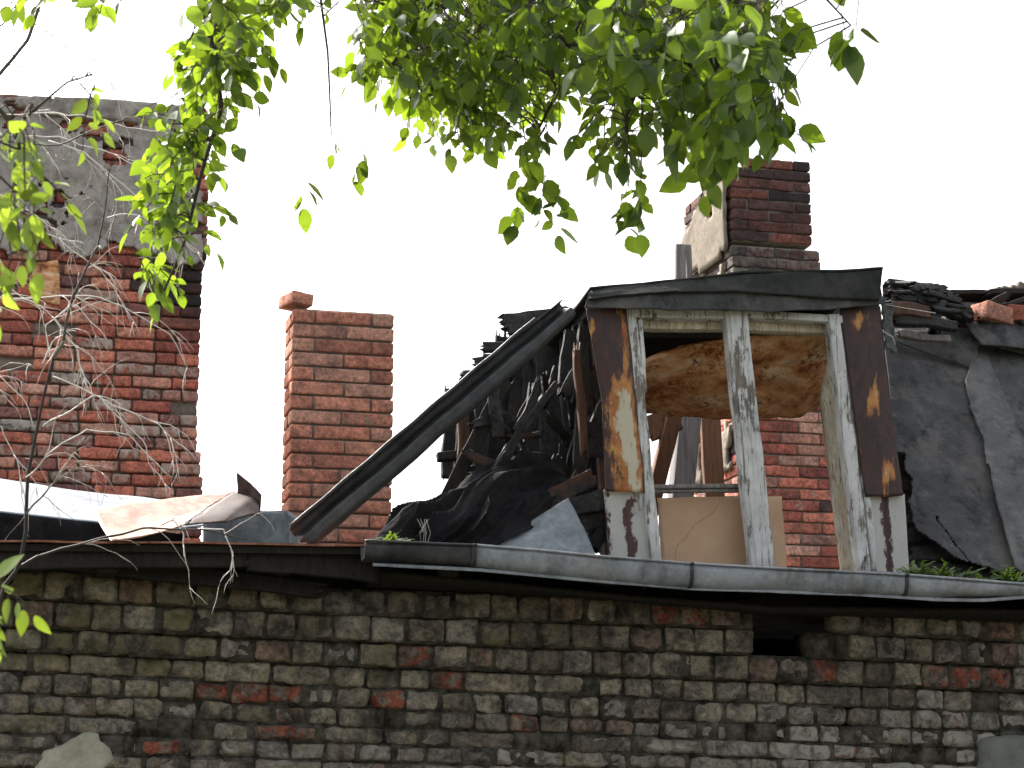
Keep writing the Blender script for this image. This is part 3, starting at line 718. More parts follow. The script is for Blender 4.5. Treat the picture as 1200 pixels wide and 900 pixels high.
loft(mb, [[(-200, 113, Y2-.04), (60, 113, Y2-.05), (140, 117, Y2-.04), (238, 126, Y2-.03)], [(-200, 132, Y2-.05), (60, 134, Y2-.06), (140, 140, Y2-.05), (214, 152, Y2-.03)]], n=90, m=8, th=.10, amp=.02, freq=7, rag=.012, keep=lambda c, u, v: fbm(c, 8, 77) < .25)
mb.build('coping', M['plaster'], fw)
mb = MB(); c = at(52, 330, Y2-.01); loft(mb, [[(36, 306, Y2-.015), (68, 306, Y2-.015)], [(37, 345, Y2-.02), (72, 340, Y2-.015)], [(28, 352, Y2-.01), (70, 358, Y2-.01)]], n=14, m=14, th=.03, amp=.015, rag=.02)
mb.build('clay_patch', M['ceiling'], fw)

# ------------------------------------------------------------------ dormer
DY = .02
mb = MB()                                                             # charred studs and cheek boards that carry it
for px0, px1, Y in ((700, 716, .45), (712, 728, .85), (1020, 1050, .5), (1010, 1040, .95)):
    pp(mb, (px0, 360, Y), (px1, 655, Y), 20, .06, k=10, face=(0, -1, 0))
pp(mb, (700, 352, .1), (1030, 345, .1), 20, .06, k=12)
pp(mb, (735, 372, 1.0), (1010, 372, 1.0), 20, .05, k=12)
for px in (705, 1022): 
    pA = at(px, 356, .10); pB = pA+[0, .95, -.02]; plank(mb, pA, pB, .07, .05, k=8)
dorm = mb.build('dormer', M['char'], house); tag(dorm, 'small leaning dormer with empty twin window openings')
def sub(name, fn, m_, label=None, parent=None, smooth=True):
    mb = MB(); fn(mb); o = mb.build(name, m_, parent or dorm, smooth=smooth)
    if label: o['label'] = label
    return o
def tintgrid(mb, fn):
    V = mb.v[-1]; mb.t[-1] = np.array([[fn(*proj(p)), .5, .5] for p in V])
# left jamb: outer strip, broken inner strips
def fnc(mb):
    pp(mb, (738, 362, DY-.01), (768, 658, DY-.01), 12, .05, k=16, face=(0, -1, 0), amp=.0025)
    pp(mb, (729, 363, DY), (752, 600, DY), 7, .03, k=16, face=(0, -1, 0), rag=.05)
    pp(mb, (749, 366, DY-.02), (757, 470, DY-.02), 5, .03, k=12, face=(0, -1, 0), rag=.05)
sub('left_jamb', fnc, M['white_wood'])
def fnc(mb):
    pp(mb, (859, 361, DY-.045), (893, 668, DY-.045), 15, .035, k=20, face=(0, -1, 0), amp=.002)
    pp(mb, (868, 366, DY-.02), (901, 668, DY-.02), 9, .07, k=20, face=(0, -1, 0), amp=.002)
    pp(mb, (850, 366, DY-.025), (882, 668, DY-.025), 7, .06, k=20, face=(0, -1, 0), amp=.002)
sub('mullion', fnc, M['white_wood'])
def fnc(mb):
    pp(mb, (974, 369, DY-.02), (1011, 672, DY-.02), 15, .06, k=20, face=(0, -1, 0), amp=.003)
    pp(mb, (986, 368, DY-.0), (1024, 672, DY-.0), 8, .05, k=20, face=(0, -1, 0), rag=.02)
sub('right_jamb', fnc, M['white_wood'])
def fnc(mb): # wide cream reveal boards behind the right jamb
    loft(mb, [[(975, 392, .03), (960, 470, .16), (961, 480, .18), (985, 672, .18)], [(980, 392, .03), (990, 480, .03), (1012, 672, .03)]], n=30, m=6, th=.02, amp=.003)
    pp(mb, (966, 470, .21), (991, 672, .21), 9, .04, k=14, face=(0, -1, 0))
sub('jamb_lining', fnc, M['cream_wood'])
def fnc(mb):
    pp(mb, (741, 368, DY-.015), (860, 370, DY-.015), 12, .05, k=14, face=(0, -1, .1))
    pp(mb, (868, 369, DY-.015), (985, 376, DY-.015), 9, .05, k=14, face=(0, -1, .1))
sub('head_rail', fnc, M['white_wood'])
def fnc(mb):
    pp(mb, (752, 381, DY+.05), (858, 382, DY+.05), 13, .05, k=14, face=(0, -1, .1)); pp(mb, (872, 383, DY+.05), (972, 387, DY+.05), 12, .05, k=14, face=(0, -1, .1))
sub('head_lining', fnc, M['cream_wood'])
def fnc(mb):
    pp(mb, (764, 571, DY+.03), (873, 570, DY+.03), 5, .03, k=12, face=(0, -1, .1)); pp(mb, (764, 576, DY+.035), (873, 575, DY+.035), 4, .02, k=12, face=(0, -1, .1))
sub('transom', fnc, M['grey_wood'])
def fnc(mb): pp(mb, (730, 672, DY+.02), (1040, 679, DY+.02), 14, .14, k=20, face=(0, -1, 0))
sub('sill', fnc, M['grey_wood'])
def fnc(mb): loft(mb, [[(771, 583, DY+.075), (845, 581, DY+.07), (917, 581, DY+.075)], [(776, 670, DY+.075), (850, 675, DY+.07), (924, 676, DY+.075)]], n=30, m=20, th=.015, amp=.006, freq=4, rag=.006); tintgrid(mb, lambda x, y: float(np.clip(.5+(x-np.interp(y, [560, 596, 607, 614, 628, 640, 690], [850, 840, 828, 814, 806, 793, 786]))/60, 0, 1)))
sub('infill_panel', fnc, M['beige'], 'beige board closing the lower half of the left opening')
# rusty sheets and painted boards either side
def fnc(mb):
    loft(mb, [[(687, 361, DY-.03), (712, 360, DY-.035), (736, 361, DY-.03)], [(705, 470, DY-.03), (730, 470, DY-.04), (748, 470, DY-.03)], [(710, 576, DY-.03), (735, 577, DY-.035), (756, 578, DY-.03)]], n=18, m=50, th=.004, amp=.006, freq=5, rag=.004)
    tintgrid(mb, lambda x, y: np.clip(1-abs((x-(712+(y-360)*.12))/26), 0, 1)*np.clip((y-425)/40, 0, 1)*1.0+.45*np.clip(1-abs(x-(732+(y-400)*.08))/9, 0, 1)+.5*np.clip(1-math.hypot(x-693, (y-383)*.5)/8, 0, 1))
sub('rusty_side_sheet', fnc, M['rust_sheet'], 'rusty brown sheet left of the window with orange and cream paint remains')
def fnc(mb):
    loft(mb, [[(984, 361, DY-.03), (1008, 359, DY-.035), (1030, 358, DY-.03)], [(998, 470, DY-.03), (1022, 470, DY-.04), (1043, 470, DY-.03)], [(1014, 583, DY-.03), (1040, 582, DY-.035), (1059, 581, DY-.03)]], n=18, m=50, th=.004, amp=.006, freq=5, rag=.004)
    tintgrid(mb, lambda x, y: .72*np.clip(1-math.hypot((x-1006), (y-375)*.6)/12, 0, 1)+.95*np.clip(1-math.hypot((x-1020), (y-470)*.25)/9, 0, 1)+.5*np.clip(1-abs(x-1028-(y-470)*.1)/5, 0, 1)+.75*np.clip(1-math.hypot(x-1042, (y-550)*.6)/11, 0, 1)+.4*np.clip(1-math.hypot(x-997, (y-407)*.5)/5, 0, 1)-.1)
sub('rusty_side_sheet', fnc, M['rust_sheet'], 'dark rusty sheet right of the window')
def fnc(mb):
    loft(mb, [[(709, 573, DY-.005), (762, 574, DY-.005)], [(716, 668, DY-.005), (768, 670, DY-.005)]], n=22, m=30, th=.025, amp=.002)
    tintgrid(mb, lambda x, y: .95-.95*np.clip(1-abs(x-(738+3*math.sin(y*.09)))/9, 0, 1)*(1 if y > 585 else .4)-.5*np.clip((718+(y-575)*.05-x)/6, 0, 1))
sub('painted_board', fnc, M['patchy_board'])
def fnc(mb):
    loft(mb, [[(1012, 580, DY-.005), (1060, 579, DY-.005)], [(1018, 672, DY-.005), (1066, 674, DY-.005)]], n=22, m=30, th=.025, amp=.002)
    tintgrid(mb, lambda x, y: .95-.95*np.clip(1-abs(x-(1036+(y-580)*.08))/8, 0, 1)-.7*np.clip((1020-x)/6, 0, 1))
sub('painted_board', fnc, M['patchy_board'])
# felt roof of the dormer: folded front flap + top sheet running back
def fnc(mb):
    loft(mb, [[(692, 339, .0), (760, 333, -.02), (860, 322, -.03), (945, 319, -.03), (1035, 315, -.03)],
              [(689, 350, -.05), (760, 343, -.08), (860, 341, -.09), (945, 347, -.09), (1031, 352, -.07)]], n=60, m=12, th=.006, amp=.008, freq=6, rag=.004)
    F0 = [at(*p) for p in ((692, 339, .0), (760, 333, -.02), (860, 322, -.03), (945, 319, -.03), (1035, 315, -.03))]
    loft(mb, [F0, [p+[0, .55, -.06] for p in F0], [p+[0, 1.05, -.14] for p in F0]], n=50, m=14, th=.01, amp=.01, freq=5, ctrl=False)
sub('felt_cap', fnc, M['felt_cap'], 'black felt folded over the dormer roof')
def fnc(mb):
    loft(mb, [[(690, 343, -.02), (760, 340, -.05), (860, 338, -.06), (945, 343, -.06), (1037, 350, -.04)],
              [(685, 361, -.03), (760, 363, -.075), (862, 364, -.08), (905, 366, -.07), (975, 362, -.07), (1036, 357, -.05)]], n=60, m=12, th=.006, amp=.009, freq=7, crumple=.02)
sub('felt_flap', fnc, M['felt'])
# sagging ceiling sheet inside
def fnc(mb):
    loft(mb, [[(748, 432, .26), (775, 414, .24), (800, 405, .22), (868, 394, .17), (930, 390, .15), (974, 394, .17)],
              [(740, 445, .40), (800, 440, .36), (868, 436, .34), (940, 440, .36), (985, 430, .40)],
              [(730, 480, .75), (775, 485, .7), (830, 490, .66), (880, 491, .66), (935, 489, .7), (958, 482, .75), (976, 462, .8)]], n=50, m=34, th=.02, amp=.03, freq=5, rag=.012, bulge=.02)
sub('sagging_ceiling', fnc, M['ceiling'], 'brown stained ceiling sheet sagging inside the window')
def fnc(mb): loft(mb, [[(735, 384, .25), (1000, 384, .25)], [(735, 396, 1.0), (1000, 396, 1.0)]], n=14, m=10, th=.02, amp=.01); loft(mb, [[(730, 388, 1.02), (1005, 388, 1.02)], [(730, 470, 1.04), (1005, 470, 1.04)]], n=14, m=10, th=.02, amp=.01)
sub('dormer_ceiling', fnc, M['dark_wood'])
# boards standing in the attic seen through the window
def plank_thing(name, label, cat, m_, segs, group=None):
    mb = MB()
    for s in segs: 
        p, q, w_, th, kw = s; pp(mb, p, q, w_, th, **kw)
    c = np.concatenate(mb.v); loc = [c[:, 0].mean(), c[:, 1].mean(), c[:, 2].min()]
    return tag(mb.build(name, m_, loc=loc), label, cat, group)
plank_thing('attic_post', 'grey weathered post leaning inside the attic, seen through the left window opening', 'post', M['grey_wood'], [((808, 470, 2.2), (792, 640, 2.2), 26, .10, dict(k=12, face=(0, -1, 0)))])
plank_thing('attic_board', 'brown board standing in the attic behind the left window opening', 'board', M['brown_wood'], [((831, 470, 2.6), (840, 640, 2.6), 24, .04, dict(k=12, face=(0, -1, 0)))])
plank_thing('attic_strut', 'dark rough strut crossing the corner behind the left window opening', 'strut', M['brown_wood'], [((790, 485, 1.6), (752, 640, 1.6), 18, .05, dict(k=12, face=(0, -1, 0))), ((752, 505, 1.62), (800, 488, 1.62), 30, .04, dict(k=8, rag=.05))])

# ------------------------------------------------------------------ right roof slope with torn felt
mb = MB()
for q in range(15):                                                    # sheathing boards under the felt
    f0 = q/15; f1 = (q+.9)/15
    A0 = at(1045, 385, 1.0); A1 = at(1066, 668, .06); B0 = at(1500, 372, 1.0); B1 = at(1500, 668, .06)
    p0 = A1+(A0-A1)*f0; p1 = B1+(B0-B1)*f0
    plank(mb, p0+[.02*random.random(), .05, 0], p1+[0, .05, 0], .085, .02, face=(0, -1, .9), rag=.03)
for (y0, y1, q0, q1) in ((385, 672, 1.12, .14),): loft(mb, [[(1030, y0, q0), (1500, y0-10, q0)], [(1040, y1+10, q1), (1500, y1+10, q1)]], n=20, m=10, th=.02, amp=.01)
slope = mb.build('roof_slope', M['char'], house); tag(slope, 'steep felt covered roof slope right of the dormer')
def torn(c, u, v):
    px, py = proj(c); e = 16*fbm(c, 7, 12, 4)
    a = (py > 530) & (py < 602) & (px < 1060+(py-530)*.16+e)
    b = (py >= 590) & (px < np.interp(py, [590, 625, 650, 668], [1068, 1078, 1112, 1165])+e)
    crk = (np.abs(px-np.interp(py, [610, 640, 672], [1098, 1120, 1150])-e*.3) < 1.0) & (py > 605)
    return ~(a | b | crk)
mb = MB()
loft(mb, [[(1036, 402, .93), (1100, 400, .95), (1240, 385, .98), (1500, 380, .98)], [(1040, 470, .66), (1120, 470, .68), (1240, 460, .69), (1500, 460, .7)], [(1050, 560, .33), (1120, 560, .36), (1240, 560, .37), (1500, 560, .37)], [(1062, 664, .0), (1120, 668, .02), (1240, 670, .02), (1500, 670, .02)]],
     n=240, m=190, th=.005, amp=.016, freq=2.6, rag=.006, keep=torn)
mb.build('roofing_felt', M['felt'], slope)
mb = MB()
loft(mb, [[(1143, 402, .90), (1150, 402, .90)], [(1130, 450, .70), (1172, 450, .72)], [(1150, 520, .46), (1205, 520, .46)], [(1168, 590, .2), (1235, 590, .2)], [(1190, 668, -.02), (1262, 668, -.02)]], n=26, m=110, th=.005, amp=.012, freq=7, rag=.035, crumple=.006)
mb.build('felt_strip', M['felt_grey'], slope)
mb = MB()
loft(mb, [[(1036, 388, .93), (1100, 385, .90), (1155, 382, .90), (1262, 372, .9)], [(1040, 396, .85), (1085, 412, .82), (1140, 432, .78), (1150, 402, .84), (1262, 430, .80)]], n=50, m=12, th=.005, amp=.012, freq=6, rag=.006)
loft(mb, [[(1130, 378, .84), (1200, 372, .84), (1300, 368, .84)], [(1150, 404, .76), (1200, 408, .76), (1300, 405, .76)]], n=40, m=10, th=.005, amp=.012, freq=6, rag=.01)
mb.build('felt_flap', M['felt'], slope)
mb = MB()                                                              # crumpled hem between dormer and felt
loft(mb, [[(1030, 352, -.02), (1044, 354, .02)], [(1034, 380, .0), (1046, 386, .06)], [(1038, 410, .0), (1048, 415, .08)]], n=10, m=22, th=.006, amp=.02, freq=20, rag=.02, crumple=.03)
mb.build('crumpled_hem', M['felt_grey'], slope)
# ridge: grey battens and tin edge
mb = MB()
pp(mb, (1102, 346, 1.15), (1290, 352, 1.15), 6, .10, k=24, rag=.02); pp(mb, (1150, 346, 1.1), (1290, 345, 1.1), 7, .10, k=20, rag=.02); pp(mb, (1095, 379, .95), (1290, 374, .95), 5, .08, k=20, rag=.02)
mb.build('ridge_board', M['dark_wood'], slope)
mb = MB(); loft(mb, [[(1036, 345, 1.3), (1290, 350, 1.3)], [(1036, 400, 1.1), (1290, 392, 1.1)]], n=30, m=10, th=.03, amp=.03, freq=4); mb.build('under_boarding', M['char'], slope)
# rear of the slope falls away behind the ridge
mb = MB(); R0 = at(1110, 356, 1.3); R1 = at(1500, 356, 1.3)
loft(mb, [[R0, R1], [R0+[0, 1.0, -.9], R1+[0, 1.0, -.9]]], n=24, m=16, th=.03, amp=.03, rag=.05, ctrl=False); mb.build('rear_slope', M['char'], slope)

GP = 'charred boards sticking out of the burnt roof'
def chars(label, segs, m_='char', name='charred_board', group=GP, cat='board'): return plank_thing(name, label, cat, M[m_], segs, group)
RG = dict(rag=.07, k=16, amp=.005)
_lath = [((1034, 338, .9), (1090, 346, .9), 20, .08, RG), ((1036, 352, .8), (1085, 362, .8), 20, .08, RG)]
for q in range(40):
    x_ = random.uniform(1034, 1092); y_ = 330+(x_-1034)*.22+random.uniform(-3, 20); l_ = random.uniform(22, 48)
    _lath.append(((x_, y_, random.uniform(.65, .95)), (x_+l_, y_+l_*random.uniform(-.05, .42), random.uniform(.7, .95)), random.uniform(3, 9), .02, dict(rag=.05, k=10, amp=.006)))
_deb = []
for q in range(24):
    x_ = random.uniform(1085, 1200); y_ = 352+random.uniform(-2, 28); l_ = random.uniform(16, 44); a_ = random.uniform(-.5, .6)
    _deb.append(((x_, y_, random.uniform(.78, .98)), (x_+l_, y_+l_*a_, random.uniform(.78, .98)), random.uniform(3, 9), .02, dict(rag=.05, k=8, amp=.007)))
chars('jumbled broken laths lying around the orange brick beneath the ridge', _deb, 'dark_wood')
chars('black crumbling heap of charcoal laths rising just right of the dormer roof', _lath)
chars('rotten rusty brown board under the charcoal heap by the dormer corner', [((1040, 362, .60), (1092, 366, .62), 16, .03, RG)], 'rotten_wood')
chars('long splintered board lying flat below the heap, right of the dormer corner', [((1042, 372, .62), (1126, 384, .62), 12, .04, RG)])
chars('lower grey edged splintered board under the two others beside the dormer', [((1048, 392, .7), (1118, 398, .7), 8, .03, RG)], 'grey_wood')
chars('short black upright stub below the ridge, left of the fallen orange brick', [((1092, 392, .7), (1100, 352, .8), 14, .05, RG)])
chars('thin dark batten slanting to the orange brick under the ridge', [((1115, 360, .85), (1142, 376, .75), 7, .03, RG)], 'dark_wood')

# left burnt side of the dormer ------------------------------------------------
side = [  # px0,py0,px1,py1,width,Y
 (568, 425, 560, 580, 18, .80), (548, 438, 540, 580, 18, .92), (528, 450, 526, 566, 14, 1.0), (538, 455, 534, 572, 12, 1.03), (558, 440, 552, 600, 16, 1.0), (590, 385, 580, 580, 20, .85), (612, 380, 604, 600, 24, .8), (640, 372, 652, 640, 30, .7), (665, 362, 676, 650, 26, .6), (690, 356, 702, 655, 24, .5), (622, 420, 640, 650, 26, .74), (590, 440, 606, 640, 24, .88)]
mb = MB()
for (x0, y0, x1, y1, w_, Y) in side:
    pp(mb, (x0, y0, Y), (x1, y1, Y), w_, .035, face=(0, -1, 0), rag=.10, k=22, amp=.007)
for (x0, y0, x1, y1, w_, Y) in side[3:9]:
    pp(mb, (x0+8, y0+30, Y+.12), (x1+12, y1, Y+.12), w_+8, .03, face=(0, -1, 0), rag=.05, k=12, amp=.004)
for q in range(34):
    x_ = random.uniform(575, 700); y_ = random.uniform(420, 600); a_ = random.uniform(-.5, .5)+(1.57 if random.random() < .7 else .4); l_ = random.uniform(30, 110)
    if y_ < 640-x_*.35+20: y_ += 40
    Yq = random.uniform(.25, .5); pp(mb, (x_-math.cos(a_)*l_/2, y_-math.sin(a_)*l_/2, Yq), (x_+math.cos(a_)*l_/2, y_+math.sin(a_)*l_/2, Yq+random.uniform(-.05, .1)), random.uniform(5, 18), .025, face=(random.uniform(-.3, .3), -1, random.uniform(-.3, .5)), rag=.09, k=14, amp=.008)
cheek = mb.build('burnt_cheek_boarding', M['char'], house); tag(cheek, 'blackened upright boards of the burnt dormer side')
mb = MB(); pp(mb, (545, 468, .86), (541, 572, .86), 14, .03, rag=.05, k=14, face=(0, -1, 0))
mb.build('scorched_board', M['rotten_wood'], cheek)
mb = MB(); pp(mb, (676, 400, .22), (684, 540, .22), 9, .03, rag=.06, k=14, face=(0, -1, 0))
mb.build('scorched_board', M['rotten_wood'], cheek)
mb = MB()
loft(mb, [[(536, 460, 1.1), (590, 400, 1.1), (700, 345, 1.1)], [(545, 600, 1.1), (620, 640, 1.1), (715, 650, 1.1)]], n=20, m=20, th=.03, amp=.02, rag=.04)
mb.build('inner_boarding', M['char'], cheek)
chars('grey-tipped splintered board poking out highest above the leaning trough', [((583, 378, .75), (672, 368, .70), 18, .05, dict(rag=.09, k=14, amp=.006)), ((590, 388, .7), (660, 380, .7), 12, .03, RG)])
chars('pointed black board end second from top above the trough', [((560, 408, .8), (625, 405, .75), 12, .04, dict(rag=.06, k=12, amp=.005)), ((562, 418, .8), (610, 414, .75), 6, .03, RG)])
chars('crumbly black board end third from top above the trough', [((551, 428, .85), (610, 418, .8), 12, .05, dict(rag=.06, k=12, amp=.008))])
chars('black curled board lying just above the middle of the trough', [((540, 445, .9), (600, 436, .8), 15, .05, dict(rag=.06, k=12, amp=.01, bow=.02))])
chars('flat grey rafter slanting from the trough down to the tarpaulin', [((596, 440, .30), (520, 590, .40), 17, .03, dict(rag=.03, k=18, amp=.003))], 'dark_wood')
chars('thin black lath crossing in front of the burnt boards', [((656, 444, .25), (572, 560, .30), 9, .03, dict(rag=.03, k=18, amp=.003))])
chars('scorched upright board close to the rusty sheet, frayed at its foot', [((668, 380, .35), (664, 470, .35), 18, .03, RG), ((686, 372, .28), (678, 560, .30), 14, .03, RG)])
chars('short stub jutting left beyond the burnt boards above the tarpaulin', [((512, 536, .9), (540, 534, .9), 10, .04, dict(k=5))], 'dark_wood')
chars('thick knotty charred log lying above the blue-grey tin piece', [((630, 592, .12), (700, 560, .12), 22, .07, dict(rag=.04, k=16, amp=.012)), ((640, 608, .08), (712, 585, .10), 22, .07, dict(rag=.04, k=16, amp=.014))], 'char', 'charred_log', None, 'log')
chars('charred log stub jammed between the tin piece and the dormer corner', [((668, 618, .12), (715, 600, .12), 26, .07, dict(rag=.04, k=12, amp=.012)), ((690, 645, .10), (716, 610, .10), 20, .06, dict(rag=.03, k=12, amp=.012))], 'char', 'charred_log', None, 'log')

# leaning metal trough: two flanges and the dark web between
mb = MB(); A = at(352, 630, -.12); B = at(668, 360, -.06)
x = (B-A); Lh = np.linalg.norm(x); x /= Lh; vv = np.cross(x, [0, -1, 0]); vv /= np.linalg.norm(vv)
if vv[2] < 0: vv = -vv
yy_ = np.array([0, 1, 0])-x*x[1]; yy_ /= np.linalg.norm(yy_)
def off(u, d, t): return A+x*Lh*t+vv*u+yy_*d
prof = [(.052, .0), (.046, .05), (.020, .055), (.004, .02), (-.004, -.012), (-.038, -.016), (-.052, -.004), (-.060, .04)]
rows = []
for t in np.linspace(0, 1, 60):
    sp = 1-.25*np.clip((t-.75)/.25, 0, 1); rows.append([off(u*sp+.003*vn(np.array([[t*14, u*9, 1.]]))[0], d, t) for (u, d) in prof])
G = np.array(rows)
loft(mb, [G[:, j] for j in range(len(prof))], n=60, m=22, th=.004, amp=.004, freq=8, ctrl=False, rag=.003)
c = np.concatenate(mb.v)
tr = mb.build('metal_trough', M['zinc_dark'], loc=A.tolist()); tag(tr, 'long dark sheet metal trough leaning from the eave up to the dormer', 'metal trough')
mb = MB(); mb.tube([off(.055, .0, t)+[0, 0, .002*math.sin(t*40)] for t in np.linspace(0.0, .9, 40)], .0075, 8); mb.build('rolled_edge', M['zinc_dark'], tr)

# tarpaulin / crumpled felt heap
mb = MB()
loft(mb, [[(438, 636, .15), (470, 604, .15), (500, 590, .2), (528, 578, .25), (560, 548, .3), (600, 536, .3), (640, 530, .3), (655, 545, .28)],
          [(436, 640, .02), (480, 612, .02), (520, 600, .05), (545, 580, .12), (590, 560, .15), (625, 552, .18), (655, 556, .2), (664, 560, .2)],
          [(440, 650, -.10), (490, 632, -.12), (540, 610, -.08), (580, 590, .0), (620, 575, .08), (650, 575, .12), (668, 570, .15), (672, 575, .15)],
          [(445, 665, -.16), (500, 660, -.18), (560, 650, -.14), (600, 630, -.08), (640, 610, .0), (660, 595, .05), (676, 590, .1), (684, 590, .1)]],
     n=140, m=90, th=.006, amp=.03, freq=4, rag=.004, crumple=.02, folds=.10)
tag(mb.build('tarpaulin', M['felt_black'], loc=at(560, 660, 0).tolist()), 'crumpled black felt tarpaulin heaped below the burnt boards', 'tarpaulin')
mb = MB()
loft(mb, [[(600, 624, .02), (625, 608, .02), (666, 583, .0)], [(584, 636, -.08), (630, 630, -.08), (684, 616, -.06)], [(560, 662, -.16), (630, 668, -.16), (706, 668, -.14)]], n=26, m=26, th=.004, amp=.006, freq=5, rag=.006)
tag(mb.build('tin_scrap', M['zinc_blue'], loc=at(640, 668, -.1).tolist()), 'blue-grey triangular tin piece propped against the charred logs', 'sheet metal')

# ------------------------------------------------------------------ left roof sheets
mb = MB()
loft(mb, [[(-400, 500, 2.2), (0, 560, 1.6), (130, 580, 1.6), (335, 600, 1.6)], [(-400, 560, .8), (0, 600, .3), (120, 612, .3), (200, 619, .45), (340, 606, .9)]], n=60, m=20, th=.004, amp=.010, freq=3)
rs = mb.build('roof_sheet', M['tin_bright'], house); tag(rs, 'pale galvanised roof sheet lifting off at the left')
mb = MB(); loft(mb, [[(-400, 585, .35), (0, 601, .28), (120, 613, .28), (215, 626, .28)], [(-400, 640, .35), (0, 640, .27), (120, 640, .27), (215, 640, .27)]], n=40, m=8, th=.02, amp=.01); mb.build('dark_gap_board', M['felt_black'], rs)  # black board stands in for the shaded gap under the lifted sheet
mb = MB()
loft(mb, [[(108, 599, .02), (150, 590, .15), (200, 584, .3), (274, 577, .45)], [(118, 616, -.2), (160, 612, -.1), (205, 606, -.02), (245, 594, .2)], [(130, 635, -.44), (165, 629, -.40), (215, 615, -.30), (217, 612, -.28)]], n=36, m=22, th=.003, amp=.006, freq=5, crumple=.008)
bt = mb.build('bent_sheet', M['rust_tin'], loc=at(200, 625, 0).tolist()); tag(bt, 'rusty pink bent tin sheet hanging over the eave edge at left', 'sheet metal')
mb = MB()
loft(mb, [[(216, 614, -.29), (245, 595, .18), (274, 577, .45)], [(262, 611, -.1), (285, 590, .2), (300, 580, .40)], [(264, 612, -.09), (292, 604, .1), (305, 603, .2)]], n=22, m=14, th=.003, amp=.008, tint=(0, .5, .5))
mb.build('folded_corner', M['rust_dark'], bt)
mb = MB()
loft(mb, [[(277, 553, .40), (278, 578, .42)], [(294, 566, .36), (294, 590, .38)], [(307, 580, .32), (305, 605, .3)]], n=10, m=14, th=.003, amp=.008, rag=.004, tint=(.1, .5, .5))
mb.build('upright_corner', M['rust_dark'], bt)
mb = MB()
loft(mb, [[(238, 604, .5), (300, 599, .5), (336, 598, .5)], [(238, 640, .48), (300, 640, .48), (338, 640, .48)]], n=20, m=10, th=.004, amp=.005)
loft(mb, [[(336, 598, .5), (350, 606, .7)], [(338, 640, .48), (352, 640, .7)]], n=8, m=8, th=.004, amp=.003)
tag(mb.build('tin_flashing', M['zinc_blue'], loc=at(290, 640, .5).tolist()), 'upright grey tin flashing behind the rusty bent sheet', 'sheet metal')

# loose bricks
def loose(name, label, px, py, Y, dims, rz, ry, m_, t0=.6, grp=None):
    mb = MB(); c = at(px, py, Y); add_brick(mb, c, dims, R=rotm((0, 0, 1), rz)@rotm((0, 1, 0), ry), k=(6, 3, 3), amp=.004, tint=(t0, .3, .4)); tag(mb.build(name, m_, loc=(c-[0, 0, dims[2]/2]).tolist()), label, 'brick', grp)
loose('loose_brick', 'orange brick lying crooked on the top left corner of the small chimney', 347, 353.5, 2.90, (.125, .18, .066), .3, .06, M['brick_red'])
loose('loose_brick', 'fallen orange brick wedged under the ridge at the far right', 1163, 369, .85, (.17, .12, .085), .3, .1, M['brick_red'], .9)
loose('loose_brick', 'dark red brick lying right of the fallen orange brick under the ridge', 1192, 370, .87, (.15, .12, .08), -.2, .05, M['brick_soot'], .9)
mb = MB()
for q in range(16): c = at(1172+q*3.5+random.uniform(-3, 3), 340-random.random()*4*(q > 3), 1.15); add_brick(mb, c, (random.uniform(.02, .06), .05, random.uniform(.02, .04)), R=rotm((0, 1, 0), random.random()), k=(1, 1, 1))
tag(mb.build('mortar_rubble', M['mortar'], loc=at(1190, 342, 1.15).tolist()), 'heap of pale mortar crumbs on the ridge at the right edge', 'rubble', kind='stuff')
# thin hanging wires by the dormer
mb = MB(); mb.tube([at(*p) for p in ((1037, 410, -.06), (1041, 440, -.06), (1044, 468, -.05))], .0018, 5); mb.tube([at(*p) for p in ((1038, 357, -.05), (1060, 361, .1), (1096, 367, .3))], .002, 5); mb.tube([at(*p) for p in ((1034, 388, -.06), (1046, 395, -.05), (1049, 404, -.05))], .003, 5)
tag(mb.build('wire', M['twig'], loc=at(1040, 410, 0).tolist()), 'thin pale wire hanging from the right corner of the dormer roof', 'wire')

# ------------------------------------------------------------------ leaves
LT = np.array([(0, 0), (-.19, .09), (-.33, .30), (-.34, .52), (-.20, .78), (0, 1.02), (.20, .78), (.34, .52), (.33, .30), (.19, .09), (0, .32), (0, .55), (0, .78)])
LF = [(0, 1, 2, 10), (10, 2, 3, 11), (11, 3, 4, 12), (12, 4, 5), (0, 10, 8, 9), (10, 11, 7, 8), (11, 12, 6, 7), (12, 5, 6)]
def leaf(mb, base, d, nrm, L, wid=1., tint=None, fold=None):
    d = d/np.linalg.norm(d); s = np.cross(d, nrm); s /= (np.linalg.norm(s)+1e-9); nn = np.cross(s, d)
    fold = random.uniform(.05, .45) if fold is None else fold; curl = random.uniform(-.05, .30)
    x = LT[:, 0]*wid; y = LT[:, 1]; zc = np.abs(x)*fold-curl*y*y
    mb.add(base+L*(x[:, None]*s+y[:, None]*d+zc[:, None]*nn), LF, 0, tint or (random.random(), random.random(), random.random()))
DOWN = np.array([0, 0, -1.])
def rv(): v = RNG.normal(size=3); return v/np.linalg.norm(v)
